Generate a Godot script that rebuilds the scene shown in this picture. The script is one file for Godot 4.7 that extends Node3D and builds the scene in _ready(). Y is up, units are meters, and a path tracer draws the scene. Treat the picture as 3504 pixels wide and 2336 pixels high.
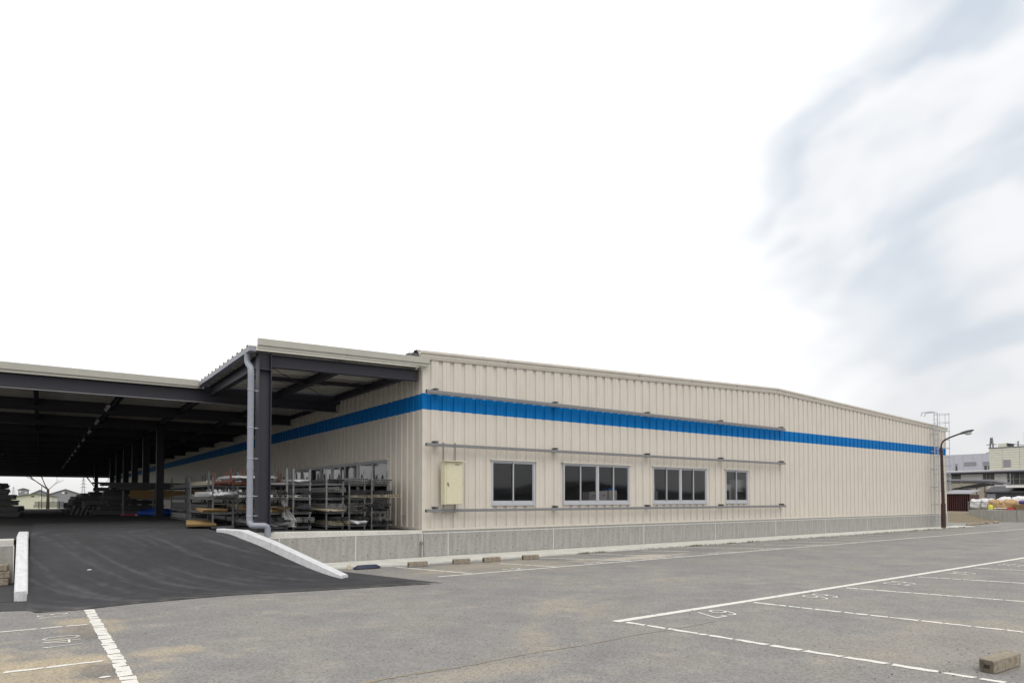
extends Node3D

const FRONT_LEN := 34.375
const PITCH := 34.375 / 92.0
const SB := 0.77          # foot of the cladding
const STB := 4.155        # blue stripe, lower edge
const STT := 4.60         # blue stripe, upper edge
const DEEP := -98.0       # far end of warehouse and canopy

var rng := RandomNumberGenerator.new()
var M := {}
var used := {}

# ------------------------------------------------------------------ basics
func lin(r: float, g: float, b: float, a := 1.0) -> Color:
	var c := Color(r, g, b).linear_to_srgb()
	c.a = a
	return c

func numbered(n: String) -> String:
	if not used.has(n):
		used[n] = 0
		return n
	used[n] += 1
	return "%s_%03d" % [n, used[n]]

const ORD := ["first", "second", "third", "fourth", "fifth", "sixth", "seventh", "eighth", "ninth", "tenth", "eleventh", "twelfth"]

func begin() -> SurfaceTool:
	var st := SurfaceTool.new()
	st.begin(Mesh.PRIMITIVE_TRIANGLES)
	return st

func commit(st: SurfaceTool, called: String, m: Material, parent: Node = self) -> MeshInstance3D:
	var o := MeshInstance3D.new()
	o.mesh = st.commit()
	o.material_override = m
	if parent == self:
		o.name = numbered(called)
	else:
		o.name = called
	parent.add_child(o, true)
	return o

func share(mesh: Mesh, called: String, m: Material, parent: Node, at := Vector3.ZERO, b := Basis()) -> MeshInstance3D:
	var o := MeshInstance3D.new()
	o.mesh = mesh
	o.material_override = m
	o.name = called
	parent.add_child(o, true)
	o.transform = Transform3D(b, at)
	return o

func node(called: String, parent: Node = self, at := Vector3.ZERO) -> Node3D:
	var o := Node3D.new()
	o.name = numbered(called) if parent == self else called
	parent.add_child(o, true)
	o.position = at
	return o

func tag(o: Node, label: String, category: String, group := "", kind := "") -> Node:
	o.set_meta("label", label)
	o.set_meta("category", category)
	if group: o.set_meta("group", group)
	if kind: o.set_meta("kind", kind)
	return o

func structure(o: Node, label := "", category := "") -> Node:
	o.set_meta("kind", "structure")
	if label: o.set_meta("label", label)
	if category: o.set_meta("category", category)
	return o

# ------------------------------------------------------------------ shapes
func quad(st: SurfaceTool, a: Vector3, b: Vector3, c: Vector3, d: Vector3) -> void:
	var n := (c - a).cross(b - a)
	if n.length_squared() < 1e-14:
		n = (d - a).cross(c - a)
	n = n.normalized()
	for p in [a, b, c, a, c, d]:
		st.set_normal(n)
		st.add_vertex(p)

func tri(st: SurfaceTool, a: Vector3, b: Vector3, c: Vector3) -> void:
	var n := (c - a).cross(b - a).normalized()
	for p in [a, b, c]:
		st.set_normal(n)
		st.add_vertex(p)

func box(st: SurfaceTool, c: Vector3, s: Vector3, b := Basis()) -> void:
	var h := s * 0.5
	var v := []
	for i in 8:
		v.append(c + b * Vector3(h.x if i & 1 else -h.x, h.y if i & 2 else -h.y, h.z if i & 4 else -h.z))
	quad(st, v[4], v[6], v[7], v[5])
	quad(st, v[1], v[3], v[2], v[0])
	quad(st, v[5], v[7], v[3], v[1])
	quad(st, v[0], v[2], v[6], v[4])
	quad(st, v[6], v[2], v[3], v[7])
	quad(st, v[0], v[4], v[5], v[1])

func span(st: SurfaceTool, a: Vector3, b: Vector3) -> void:   # box from corner to corner
	box(st, (a + b) * 0.5, (b - a).abs())

func sweep(st: SurfaceTool, prof: Array, rings: Array, closed := true, caps := true) -> void:
	# prof: Vector2 points clockwise seen along the sweep; rings: [origin, right, up]
	var n := prof.size()
	var pts := []
	for r in rings:
		var row := []
		for p in prof:
			row.append(r[0] + r[1] * p.x + r[2] * p.y)
		pts.append(row)
	for i in rings.size() - 1:
		for j in (n if closed else n - 1):
			var k := (j + 1) % n
			quad(st, pts[i][j], pts[i + 1][j], pts[i + 1][k], pts[i][k])
	if caps and closed:
		for e in [0, rings.size() - 1]:
			var row: Array = pts[e]
			for j in range(1, n - 1):
				if e == 0: tri(st, row[0], row[j], row[j + 1])
				else: tri(st, row[0], row[j + 1], row[j])

func chamfered(w: float, h: float, c: float) -> Array:
	var x := w * 0.5
	var y := h * 0.5
	return [Vector2(-x, -y + c), Vector2(-x, y - c), Vector2(-x + c, y), Vector2(x - c, y), Vector2(x, y - c), Vector2(x, -y + c), Vector2(x - c, -y), Vector2(-x + c, -y)]

func bevel_bar(st: SurfaceTool, a: Vector3, b: Vector3, w: float, h: float, c: float, up := Vector3.UP) -> void:
	var d := (b - a).normalized()
	var r := d.cross(up).normalized()
	var u := r.cross(d).normalized()
	sweep(st, chamfered(w - 2 * c, h - 2 * c, c), [[a, r, u], [a, r, u]], true, true)
	var p1 := chamfered(w, h, c)
	var p0 := chamfered(w - 2 * c, h - 2 * c, c)
	sweep2(st, [p0, p1, p1, p0], [a, a + d * c, b - d * c, b], r, u)

func sweep2(st: SurfaceTool, profs: Array, at: Array, r: Vector3, u: Vector3) -> void:
	var n: int = profs[0].size()
	for i in at.size() - 1:
		for j in n:
			var k := (j + 1) % n
			var a: Vector3 = at[i] + r * profs[i][j].x + u * profs[i][j].y
			var b: Vector3 = at[i + 1] + r * profs[i + 1][j].x + u * profs[i + 1][j].y
			var c: Vector3 = at[i + 1] + r * profs[i + 1][k].x + u * profs[i + 1][k].y
			var d: Vector3 = at[i] + r * profs[i][k].x + u * profs[i][k].y
			quad(st, a, b, c, d)
	var e := at.size() - 1
	for j in range(1, n - 1):
		var o: Vector3 = at[e]
		tri(st, o + r * profs[e][0].x + u * profs[e][0].y, o + r * profs[e][j + 1].x + u * profs[e][j + 1].y, o + r * profs[e][j].x + u * profs[e][j].y)

func tube(st: SurfaceTool, pts: Array, radii, n := 10, caps := true) -> void:
	var up := Vector3.UP
	var rows := []
	var nrm := []
	for i in pts.size():
		var d: Vector3 = (pts[mini(i + 1, pts.size() - 1)] - pts[maxi(i - 1, 0)]).normalized()
		if absf(d.dot(up)) > 0.97: up = Vector3.RIGHT
		var r := d.cross(up).normalized()
		var u := r.cross(d).normalized()
		up = u
		var rad: float = radii[i] if radii is Array else radii
		var row := []
		var nr := []
		for j in n:
			var a := TAU * j / n
			var v := r * cos(a) + u * sin(a)
			row.append(pts[i] + v * rad)
			nr.append(v)
		rows.append(row)
		nrm.append(nr)
	for i in pts.size() - 1:
		for j in n:
			var k := (j + 1) % n
			for e in [[i, j], [i + 1, k], [i + 1, j], [i, j], [i, k], [i + 1, k]]:
				st.set_normal(nrm[e[0]][e[1]])
				st.add_vertex(rows[e[0]][e[1]])
	if caps:
		for j in range(1, n - 1):
			tri(st, rows[0][0], rows[0][j], rows[0][j + 1])
			var l := rows.size() - 1
			tri(st, rows[l][0], rows[l][j + 1], rows[l][j])

func hbeam(st: SurfaceTool, a: Vector3, b: Vector3, h: float, w: float, t := 0.012, up := Vector3.UP) -> void:
	var d := (b - a).normalized()
	var r := d.cross(up).normalized()
	var u := r.cross(d).normalized()
	var x := w * 0.5
	var y := h * 0.5
	var tw := t * 0.5
	for p in [[-x, x, y - t, y], [-x, x, -y, -y + t], [-tw, tw, -y + t, y - t]]:
		sweep(st, [Vector2(p[0], p[2]), Vector2(p[0], p[3]), Vector2(p[1], p[3]), Vector2(p[1], p[2])], [[a, r, u], [b, r, u]])

func ring(st: SurfaceTool, c: Vector3, r: float, a0: float, a1: float, ux: Vector3, uy: Vector3, rad: float, n := 14) -> void:
	var pts := []
	for i in n + 1:
		var a := lerpf(a0, a1, float(i) / n)
		pts.append(c + ux * cos(a) * r + uy * sin(a) * r)
	tube(st, pts, rad, 6)

func blob(st: SurfaceTool, c: Vector3, s: Vector3, noise: FastNoiseLite, amp: float, nf: float, power := 2.6, nu := 20, nv := 12, flat := -1.0) -> void:
	# a soft superellipsoid with wrinkles; flat cuts the bottom
	var grid := []
	for i in nv + 1:
		var row := []
		var la := PI * (float(i) / nv - 0.5)
		for j in nu:
			var lo := TAU * j / nu
			var e := 2.0 / power
			var cl := signf(cos(la)) * pow(absf(cos(la)), e)
			var p := Vector3(cl * signf(cos(lo)) * pow(absf(cos(lo)), e), signf(sin(la)) * pow(absf(sin(la)), e), cl * signf(sin(lo)) * pow(absf(sin(lo)), e))
			var k := 1.0 + amp * noise.get_noise_3d((c.x + p.x * s.x) * nf, (c.y + p.y * s.y) * nf, (c.z + p.z * s.z) * nf)
			p = p * s * k
			if flat > -1.0: p.y = maxf(p.y, flat * s.y)
			row.append(c + p)
		grid.append(row)
	for i in nv:
		for j in nu:
			var k := (j + 1) % nu
			st.set_smooth_group(0)
			for p in [grid[i][j], grid[i + 1][j], grid[i + 1][k], grid[i][j], grid[i + 1][k], grid[i][k]]:
				st.add_vertex(p)

func soft(st: SurfaceTool) -> SurfaceTool:
	st.index()
	st.generate_normals()
	return st

# ------------------------------------------------------------------ textures and materials
func noise(sd: int, freq: float, oct := 4, kind := FastNoiseLite.TYPE_SIMPLEX_SMOOTH) -> FastNoiseLite:
	var n := FastNoiseLite.new()
	n.seed = sd
	n.noise_type = kind
	n.frequency = freq
	n.fractal_type = FastNoiseLite.FRACTAL_FBM if oct > 1 else FastNoiseLite.FRACTAL_NONE
	n.fractal_octaves = oct
	return n

func ntex(sd: int, freq: float, oct: int, size: int, stops: Array, kind := FastNoiseLite.TYPE_SIMPLEX_SMOOTH) -> ImageTexture:
	# stops: [position, linear colour] pairs
	var nn := noise(sd, freq, oct, kind)
	if kind == FastNoiseLite.TYPE_CELLULAR: nn.cellular_return_type = FastNoiseLite.RETURN_CELL_VALUE
	var src := nn.get_seamless_image(size, size).get_data()
	var g := Gradient.new()
	g.offsets = PackedFloat32Array(stops.map(func(s): return s[0]))
	g.colors = PackedColorArray(stops.map(func(s): return s[1]))
	var lut := []
	for i in 256:
		var c := g.sample(i / 255.0).linear_to_srgb()
		lut.append([int(clampf(c.r, 0, 1) * 255), int(clampf(c.g, 0, 1) * 255), int(clampf(c.b, 0, 1) * 255)])
	var out := PackedByteArray()
	out.resize(src.size() * 3)
	var k := 0
	for v in src:
		var l: Array = lut[v]
		out[k] = l[0]
		out[k + 1] = l[1]
		out[k + 2] = l[2]
		k += 3
	return ImageTexture.create_from_image(Image.create_from_data(size, size, false, Image.FORMAT_RGB8, out))

func gr(v: float) -> Color:
	return Color(v, v, v)

func mat(c: Color, rough := 0.6, metal := 0.0, tex: Texture2D = null, scale := Vector3.ONE, det: Texture2D = null, dscale := Vector3.ONE) -> StandardMaterial3D:
	var m := StandardMaterial3D.new()
	m.albedo_color = c
	m.roughness = rough
	m.metallic = metal
	m.cull_mode = BaseMaterial3D.CULL_DISABLED
	if tex:
		m.albedo_texture = tex
		m.uv1_triplanar = true
		m.uv1_world_triplanar = true
		m.uv1_scale = scale
	if det:
		m.detail_enabled = true
		m.detail_albedo = det
		m.detail_blend_mode = BaseMaterial3D.BLEND_MODE_MUL
		m.detail_uv_layer = BaseMaterial3D.DETAIL_UV_2
		m.uv2_triplanar = true
		m.uv2_world_triplanar = true
		m.uv2_scale = dscale
	return m

func bump(m: StandardMaterial3D, tex: Texture2D, cm: float) -> StandardMaterial3D:
	m.heightmap_enabled = true
	m.heightmap_texture = tex
	m.heightmap_scale = cm
	return m

func make_materials() -> void:
	var grain := ntex(3, 0.35, 2, 1024, [[0.0, gr(0.42)], [0.35, gr(0.66)], [0.55, gr(0.8)], [0.8, gr(0.95)], [1.0, gr(1.0)]])
	var mottle := ntex(5, 0.012, 5, 512, [[0.0, gr(0.74)], [0.5, gr(0.9)], [1.0, gr(1.0)]])
	var soft_mottle := ntex(8, 0.012, 4, 512, [[0.0, gr(0.9)], [0.5, gr(0.96)], [1.0, gr(1.0)]])
	var streak := ntex(11, 0.02, 4, 512, [[0.0, gr(0.72)], [0.4, gr(0.86)], [0.6, gr(0.92)], [1.0, gr(1.0)]])
	var conc := ntex(12, 0.03, 5, 512, [[0.0, gr(0.7)], [0.3, gr(0.88)], [0.7, gr(0.95)], [1.0, gr(1.0)]])
	var speck := ntex(4, 0.11, 2, 1024, [[0.0, gr(0.46)], [0.3, gr(0.72)], [0.6, gr(0.89)], [1.0, gr(1.0)]], FastNoiseLite.TYPE_CELLULAR)
	var sandy := ntex(6, 0.006, 7, 1024, [[0.0, gr(0.8)], [0.45, gr(0.9)], [0.56, Color(0.94, 0.93, 0.915)], [0.68, Color(0.98, 0.96, 0.92)], [1.0, Color(1.0, 0.96, 0.89)]])
	M.grain = grain
	M.asphalt = mat(Color.WHITE, 0.95, 0.0, speck, Vector3.ONE * 0.45, sandy, Vector3.ONE * 0.085)
	M.asphalt.vertex_color_use_as_albedo = true
	bump(M.asphalt, speck, 0.2)
	M.ramp = mat(Color.WHITE, 0.88, 0.0, grain, Vector3.ONE * 0.37, mottle, Vector3.ONE * 0.17)
	M.ramp.vertex_color_use_as_albedo = true
	bump(M.ramp, grain, 0.3)
	M.beige = mat(lin(0.64, 0.595, 0.53), 0.42, 0.0, soft_mottle, Vector3(0.35, 0.12, 0.35))
	M.beige_trim = mat(lin(0.64, 0.6, 0.535), 0.4, 0.0, soft_mottle, Vector3.ONE * 0.3)
	M.blue = mat(lin(0.001, 0.155, 0.46), 0.5, 0.0, soft_mottle, Vector3(0.35, 0.12, 0.35))
	M.blue.metallic_specular = 0.25
	M.concrete = mat(lin(0.4, 0.395, 0.37), 0.9, 0.0, streak, Vector3(0.45, 0.07, 0.45), conc, Vector3.ONE * 0.6)
	bump(M.concrete, conc, 0.25)
	M.concrete_pale = mat(lin(0.7, 0.69, 0.64), 0.9, 0.0, conc, Vector3.ONE * 0.7, mottle, Vector3.ONE * 0.25)
	M.caulk = mat(lin(0.7, 0.7, 0.69), 0.8)
	M.kerb = mat(lin(0.74, 0.75, 0.77), 0.85, 0.0, conc, Vector3.ONE * 1.6, mottle, Vector3.ONE * 0.9)
	bump(M.kerb, conc, 0.2)
	M.stop = mat(lin(0.36, 0.32, 0.265), 0.95, 0.0, conc, Vector3.ONE * 2.3, ntex(31, 0.03, 4, 256, [[0.0, Color(0.45, 0.42, 0.36)], [0.45, Color(0.8, 0.77, 0.72)], [1.0, gr(1.0)]]), Vector3.ONE * 1.7)
	bump(M.stop, conc, 0.4)
	M.hole = mat(lin(0.03, 0.027, 0.024), 0.95)
	M.steel = mat(lin(0.03, 0.03, 0.043), 0.5, 0.0, soft_mottle, Vector3.ONE * 0.7)
	M.deck = mat(lin(0.6, 0.58, 0.52), 0.5, 0.0, soft_mottle, Vector3.ONE * 0.5)
	M.fascia = mat(lin(0.44, 0.43, 0.38), 0.45, 0.0, soft_mottle, Vector3.ONE * 0.4)
	M.gutter = mat(lin(0.30, 0.315, 0.37), 0.45, 0.0, soft_mottle, Vector3.ONE * 0.9)
	M.pipe = mat(lin(0.27, 0.285, 0.34), 0.4, 0.0, soft_mottle, Vector3.ONE * 1.2)
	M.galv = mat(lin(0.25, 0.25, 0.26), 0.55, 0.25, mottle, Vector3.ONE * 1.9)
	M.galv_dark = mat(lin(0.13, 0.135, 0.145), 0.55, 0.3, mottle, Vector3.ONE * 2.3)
	M.alu = mat(lin(0.5, 0.51, 0.54), 0.42, 0.3)
	M.glass = mat(Color(0.02, 0.025, 0.03, 0.3), 0.04)
	M.glass.transparency = BaseMaterial3D.TRANSPARENCY_ALPHA
	M.cabinet = mat(lin(0.66, 0.62, 0.45), 0.4, 0.0, soft_mottle, Vector3.ONE * 1.3)
	M.black = mat(lin(0.02, 0.02, 0.022), 0.7)
	M.rust_red = mat(lin(0.05, 0.018, 0.015), 0.55, 0.0, mottle, Vector3.ONE * 1.1)
	M.paint = mat(lin(0.72, 0.71, 0.67), 0.85, 0.0, ntex(44, 0.05, 5, 512, [[0.0, Color(0.5, 0.47, 0.42)], [0.32, Color(0.82, 0.8, 0.77)], [0.6, gr(1.0)], [1.0, gr(1.0)]]), Vector3.ONE * 1.4)
	M.dust = mat(lin(0.36, 0.3, 0.215), 0.95, 0.0, grain, Vector3.ONE * 0.6)
	M.film = mat(lin(0.55, 0.56, 0.57), 0.3, 0.0, mottle, Vector3.ONE * 3.0)
	M.film.backlight_enabled = true
	M.film.backlight = gr(0.35)
	M.film_dull = mat(lin(0.3, 0.3, 0.31), 0.45, 0.0, mottle, Vector3.ONE * 3.0)
	M.card = mat(lin(0.36, 0.235, 0.095), 0.85, 0.0, mottle, Vector3.ONE * 2.0)
	M.card_pale = mat(lin(0.5, 0.45, 0.34), 0.85, 0.0, mottle, Vector3.ONE * 2.0)
	M.orange = mat(lin(0.13, 0.036, 0.016), 0.6, 0.0, mottle, Vector3.ONE * 2.0)
	M.alloy = mat(lin(0.4, 0.4, 0.4), 0.42, 0.6, mottle, Vector3.ONE * 3.0)
	M.alloy_dark = mat(lin(0.11, 0.11, 0.115), 0.5, 0.4, mottle, Vector3.ONE * 3.0)
	M.tarp = mat(lin(0.015, 0.08, 0.42), 0.5)
	M.wood = mat(lin(0.2, 0.14, 0.08), 0.9, 0.0, mottle, Vector3.ONE * 2.0)
	M.white = mat(lin(0.8, 0.79, 0.77), 0.6, 0.0, soft_mottle, Vector3.ONE * 0.6)
	M.cream = mat(lin(0.66, 0.65, 0.54), 0.6, 0.0, soft_mottle, Vector3.ONE * 0.3)
	M.cream_dull = mat(lin(0.5, 0.46, 0.36), 0.7, 0.0, soft_mottle, Vector3.ONE * 0.3)
	M.lilac = mat(lin(0.5, 0.5, 0.56), 0.6, 0.0, soft_mottle, Vector3.ONE * 0.2)
	M.grey_mid = mat(lin(0.27, 0.27, 0.3), 0.6, 0.0, soft_mottle, Vector3.ONE * 0.3)
	M.grey_roof = mat(lin(0.2, 0.2, 0.215), 0.7, 0.0, soft_mottle, Vector3.ONE * 0.3)
	M.dark_roof = mat(lin(0.045, 0.042, 0.05), 0.6, 0.0, soft_mottle, Vector3.ONE * 0.4)
	M.maroon = mat(lin(0.075, 0.022, 0.022), 0.6, 0.0, mottle, Vector3.ONE * 0.9)
	M.pane_far = mat(lin(0.06, 0.065, 0.06), 0.15)
	M.soil = mat(lin(0.26, 0.215, 0.14), 1.0, 0.0, grain, Vector3.ONE * 0.4, mottle, Vector3.ONE * 0.3)
	M.bark = mat(lin(0.07, 0.05, 0.04), 0.95, 0.0, mottle, Vector3.ONE * 2.0)
	M.grass = mat(lin(0.09, 0.15, 0.035), 0.9)
	M.weed = mat(lin(0.13, 0.13, 0.05), 0.9)
	M.tan_bag = mat(lin(0.5, 0.33, 0.17), 0.85, 0.0, mottle, Vector3.ONE * 1.4)
	M.white_bag = mat(lin(0.75, 0.75, 0.77), 0.7, 0.0, mottle, Vector3.ONE * 1.4)
	M.yellow = mat(lin(0.6, 0.58, 0.06), 0.45)
	M.red = mat(lin(0.5, 0.04, 0.06), 0.5)
	M.indigo = mat(lin(0.07, 0.06, 0.25), 0.5)
	M.hills = mat(lin(0.035, 0.05, 0.06), 1.0)

# ------------------------------------------------------------------ camera, sky, sun
func make_view() -> void:
	var cam := Camera3D.new()
	cam.name = "camera"
	add_child(cam)
	cam.position = Vector3(-8.649, 1.68, 16.258)
	cam.rotation = Vector3(0.0256, -0.6239, 0.0)
	cam.set_frustum(0.1 * 2336.0 / 2243.9, Vector2(0.0, 0.1 * 477.16 / 2243.9), 0.1, 6000.0)
	cam.current = true

	var w := 1024
	var h := 512
	var n1 := noise(21, 1.0, 5)
	var n2 := noise(22, 1.0, 4)
	var im := Image.create(w, h, false, Image.FORMAT_RGBF)
	var p1 := Vector3(sin(0.98) * cos(0.36), sin(0.36), -cos(0.98) * cos(0.36))
	var p2 := Vector3(sin(1.286) * cos(0.483), sin(0.483), -cos(1.286) * cos(0.483))
	var pole := p1.cross(p2).normalized()
	for j in h:
		var el := PI * (0.5 - (j + 0.5) / h)
		var se := sin(el)
		var ce := cos(el)
		for i in w:
			var az := TAU * (i + 0.5) / w      # 0 is -Z, grows towards +X
			var d := Vector3(sin(az) * ce, se, -cos(az) * ce)
			if se < -0.02:
				im.set_pixel(i, j, Color(0.3, 0.29, 0.28))
				continue
			# long cloud bands lying across the sky
			var across := asin(clampf(d.dot(pole), -1.0, 1.0))
			var along := atan2(d.dot(pole.cross(p1)), d.dot(p1))
			var warp := 0.12 * n2.get_noise_2d(along * 3.0 + 9.0, across * 5.0)
			var f := n1.get_noise_2d(along * 1.5 + 3.1, (across + warp) * 5.0 + 7.0) + 0.4 * n2.get_noise_2d(along * 4.0, across * 11.0)
			# the deck thins towards one side of the sky
			var side := d.dot(Vector3(0.93, 0.0, 0.36)) + 0.2 * n2.get_noise_2d(along * 2.0 + 40.0, across * 3.0)
			var cover := smoothstep(0.44, 0.7, side)
			var t := clampf(smoothstep(-0.45, 0.5, f) * cover, 0.0, 1.0)
			var base := Color(1.22, 1.22, 1.22)
			var col := base.lerp(Color(0.86, 0.88, 0.91), cover * 0.8)
			col = col.lerp(Color(0.6, 0.68, 0.78), t * 0.9)
			var haze := exp(-maxf(el, 0.0) / lerpf(0.075, 0.15, smoothstep(0.1, 0.7, side)))
			col = col.lerp(Color(0.75, 0.745, 0.74), haze * 0.9)
			im.set_pixel(i, j, col)
	var pano := PanoramaSkyMaterial.new()
	pano.panorama = ImageTexture.create_from_image(im)
	var sky := Sky.new()
	sky.sky_material = pano
	var env := Environment.new()
	env.background_mode = Environment.BG_SKY
	env.sky = sky
	env.tonemap_mode = Environment.TONE_MAPPER_LINEAR
	env.tonemap_exposure = 1.0
	env.sdfgi_enabled = true
	env.ssao_enabled = true
	env.ssil_enabled = true
	var we := WorldEnvironment.new()
	we.name = "environment"
	we.environment = env
	add_child(we)

	var sun := DirectionalLight3D.new()
	sun.name = "sun"
	sun.light_energy = 0.4
	sun.light_angular_distance = 40.0
	sun.light_color = Color(1.0, 0.97, 0.92)
	sun.shadow_enabled = true
	add_child(sun)
	sun.look_at_from_position(Vector3(-6, 34, 24), Vector3.ZERO)

# ------------------------------------------------------------------ ground
func axis(parts: Array) -> Array:
	var out := []
	for p in parts:
		var v: float = p[0]
		while v < p[1] - 1e-4:
			out.append(v)
			v += p[2]
	out.append(parts[-1][1])
	return out

func ground_y(z: float) -> float:
	return -2.2 * smoothstep(-101.0, -150.0, z) if z < -101.0 else 0.0

func blobf(x: float, z: float, cx: float, cz: float, rx: float, rz: float) -> float:
	var d := Vector2((x - cx) / rx, (z - cz) / rz).length()
	return clampf(1.3 - d, 0.0, 1.0)

func make_ground() -> void:
	var xs := axis([[-3500, -400, 400], [-400, -60, 40], [-60, -14, 4], [-14, 10, 0.13], [10, 22, 0.35], [22, 60, 1.0], [60, 200, 10], [200, 3600, 300]])
	var zs := axis([[-3500, -400, 400], [-400, -160, 30], [-160, -100, 4], [-100, -8, 4], [-8, 0, 0.8], [0, 16, 0.13], [16, 40, 2], [40, 200, 20], [200, 3600, 300]])
	var big := noise(61, 0.11, 4)
	var mid := noise(62, 0.8, 4)
	var fine := noise(63, 2.0, 3)
	var arcs := [[Vector2(-0.2, 12.6), 4.55], [Vector2(0.6, 12.3), 4.9], [Vector2(0.9, 13.0), 4.9]]
	var st := begin()
	var nx := xs.size()
	for z in zs:
		for x in xs:
			var near: bool = x > -15 and x < 60 and z > -8 and z < 40
			var c := Vector3(0.3, 0.291, 0.282)
			if near:
				var b := big.get_noise_2d(x * 0.7, z * 1.6)
				var m := mid.get_noise_2d(x * 0.8, z * 1.7)
				var f := fine.get_noise_2d(x, z)
				c *= 1.0 + 0.05 * b + 0.05 * m + 0.12 * f
				# warm dust lying in patches
				var dust := smoothstep(0.3, 0.6, b * 0.3 + m * 0.75 + f * 0.8 - 0.08) * 0.42
				var sand := 0.0
				sand = maxf(sand, smoothstep(0.25, 0.75, blobf(x, z, -9.0, 8.8, 1.5, 1.8) + m * 0.5 + f * 0.35 - 0.05) * 0.95)
				sand = maxf(sand, smoothstep(0.25, 0.8, blobf(x, z, -8.15, 6.0, 0.55, 1.4) + m * 0.5 + f * 0.4 - 0.15) * 0.85)
				sand = maxf(sand, smoothstep(0.3, 0.8, blobf(x, z, -7.5, 8.2, 0.45, 0.35) + f * 0.35) * 0.7)
				dust = maxf(dust, smoothstep(0.2, 0.8, blobf(x, z, 0.6, 2.9, 3.2, 1.3) + m * 0.45 + f * 0.25 - 0.15) * 0.75)
				dust = maxf(dust, smoothstep(0.35, 0.9, blobf(x, z, -5.4, 10.9, 1.6, 0.35) + m * 0.5) * 0.6)
				dust = maxf(dust, smoothstep(0.4, 1.0, blobf(x, z, 0.5, 13.2, 3.0, 1.6) + m * 0.6) * 0.4)
				for a in arcs:
					var r: float = absf(Vector2(x, z).distance_to(a[0]) - a[1])
					if x < -0.4 and z < 10.6 and z > 7.6:
						dust = maxf(dust, smoothstep(0.16, 0.02, r) * (0.4 + 0.3 * m))
				c = c.lerp(Vector3(0.44, 0.39, 0.31), clampf(dust, 0, 1) * 0.85)
				c = c.lerp(Vector3(0.52, 0.44, 0.315), clampf(sand, 0, 1) * 0.85)
				var pale := smoothstep(0.35, 0.9, blobf(x, z, 5.0, 3.3, 2.6, 0.8) + m * 0.5 + f * 0.2 - 0.1)
				c = c.lerp(Vector3(0.6, 0.56, 0.48), pale * 0.75)
				# dark wet-looking wear beside the thick line
				var dk := smoothstep(0.4, 0.9, blobf(x, z, -8.15, 8.75, 0.28, 0.55) + f * 0.3) + smoothstep(0.4, 0.9, blobf(x, z, -8.15, 6.5, 0.3, 0.9) + f * 0.4)
				c = c.lerp(Vector3(0.16, 0.155, 0.155), clampf(dk, 0, 1) * 0.6)
			elif z < -100:
				c = Vector3(0.07, 0.11, 0.03) * (1.0 + 0.3 * big.get_noise_2d(x * 0.5, z * 0.5))
				c += Vector3(0.05, 0.04, 0.01)
			elif absf(x) > 200 or absf(z) > 200:
				c = Vector3(0.16, 0.16, 0.12)
			st.set_normal(Vector3.UP)
			st.set_color(Color(c.x, c.y, c.z))
			st.add_vertex(Vector3(x, ground_y(z), z))
	for j in zs.size() - 1:
		for i in nx - 1:
			var a := j * nx + i
			for k in [a, a + 1, a + nx + 1, a, a + nx + 1, a + nx]:
				st.add_index(k)
	structure(commit(st, "ground", M.asphalt), "worn grey asphalt car park dusted with tan sand", "ground")

func paint_strip(a: Vector2, b: Vector2, w: float, y: float, lo := 0.14, hi := 0.7, gap := 0.02, rough_edge := 0.012, worn := 0.04) -> SurfaceTool:
	# road paint broken by cross cracks, with ragged edges
	var st := begin()
	var d := (b - a).normalized()
	var n := Vector2(-d.y, d.x)
	var ln := a.distance_to(b)
	var s := 0.0
	while s < ln:
		var e := minf(s + rng.randf_range(lo, hi), ln)
		var skew := rng.randf_range(-0.025, 0.025)
		if rng.randf() > worn:
			var steps := maxi(1, int((e - s) / 0.07))
			var l0 := 0.0
			var r0 := 0.0
			for i in steps + 1:
				var t := lerpf(s, e, float(i) / steps)
				var l := w * 0.5 + rng.randf_range(-rough_edge, rough_edge)
				var r := w * 0.5 + rng.randf_range(-rough_edge, rough_edge)
				if i > 0:
					var t0 := lerpf(s, e, float(i - 1) / steps)
					var sk0 := skew if i == 1 else 0.0
					var sk1 := skew if i == steps else 0.0
					var p0 := a + d * (t0 + sk0) + n * l0
					var p1 := a + d * (t + sk1) + n * l
					var p2 := a + d * (t - sk1) - n * r
					var p3 := a + d * (t0 - sk0) - n * r0
					quad(st, Vector3(p0.x, y, p0.y), Vector3(p3.x, y, p3.y), Vector3(p2.x, y, p2.y), Vector3(p1.x, y, p1.y))
				l0 = l
				r0 = r
		s = e + rng.randf_range(0.25, 1.0) * gap
	return st

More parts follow.
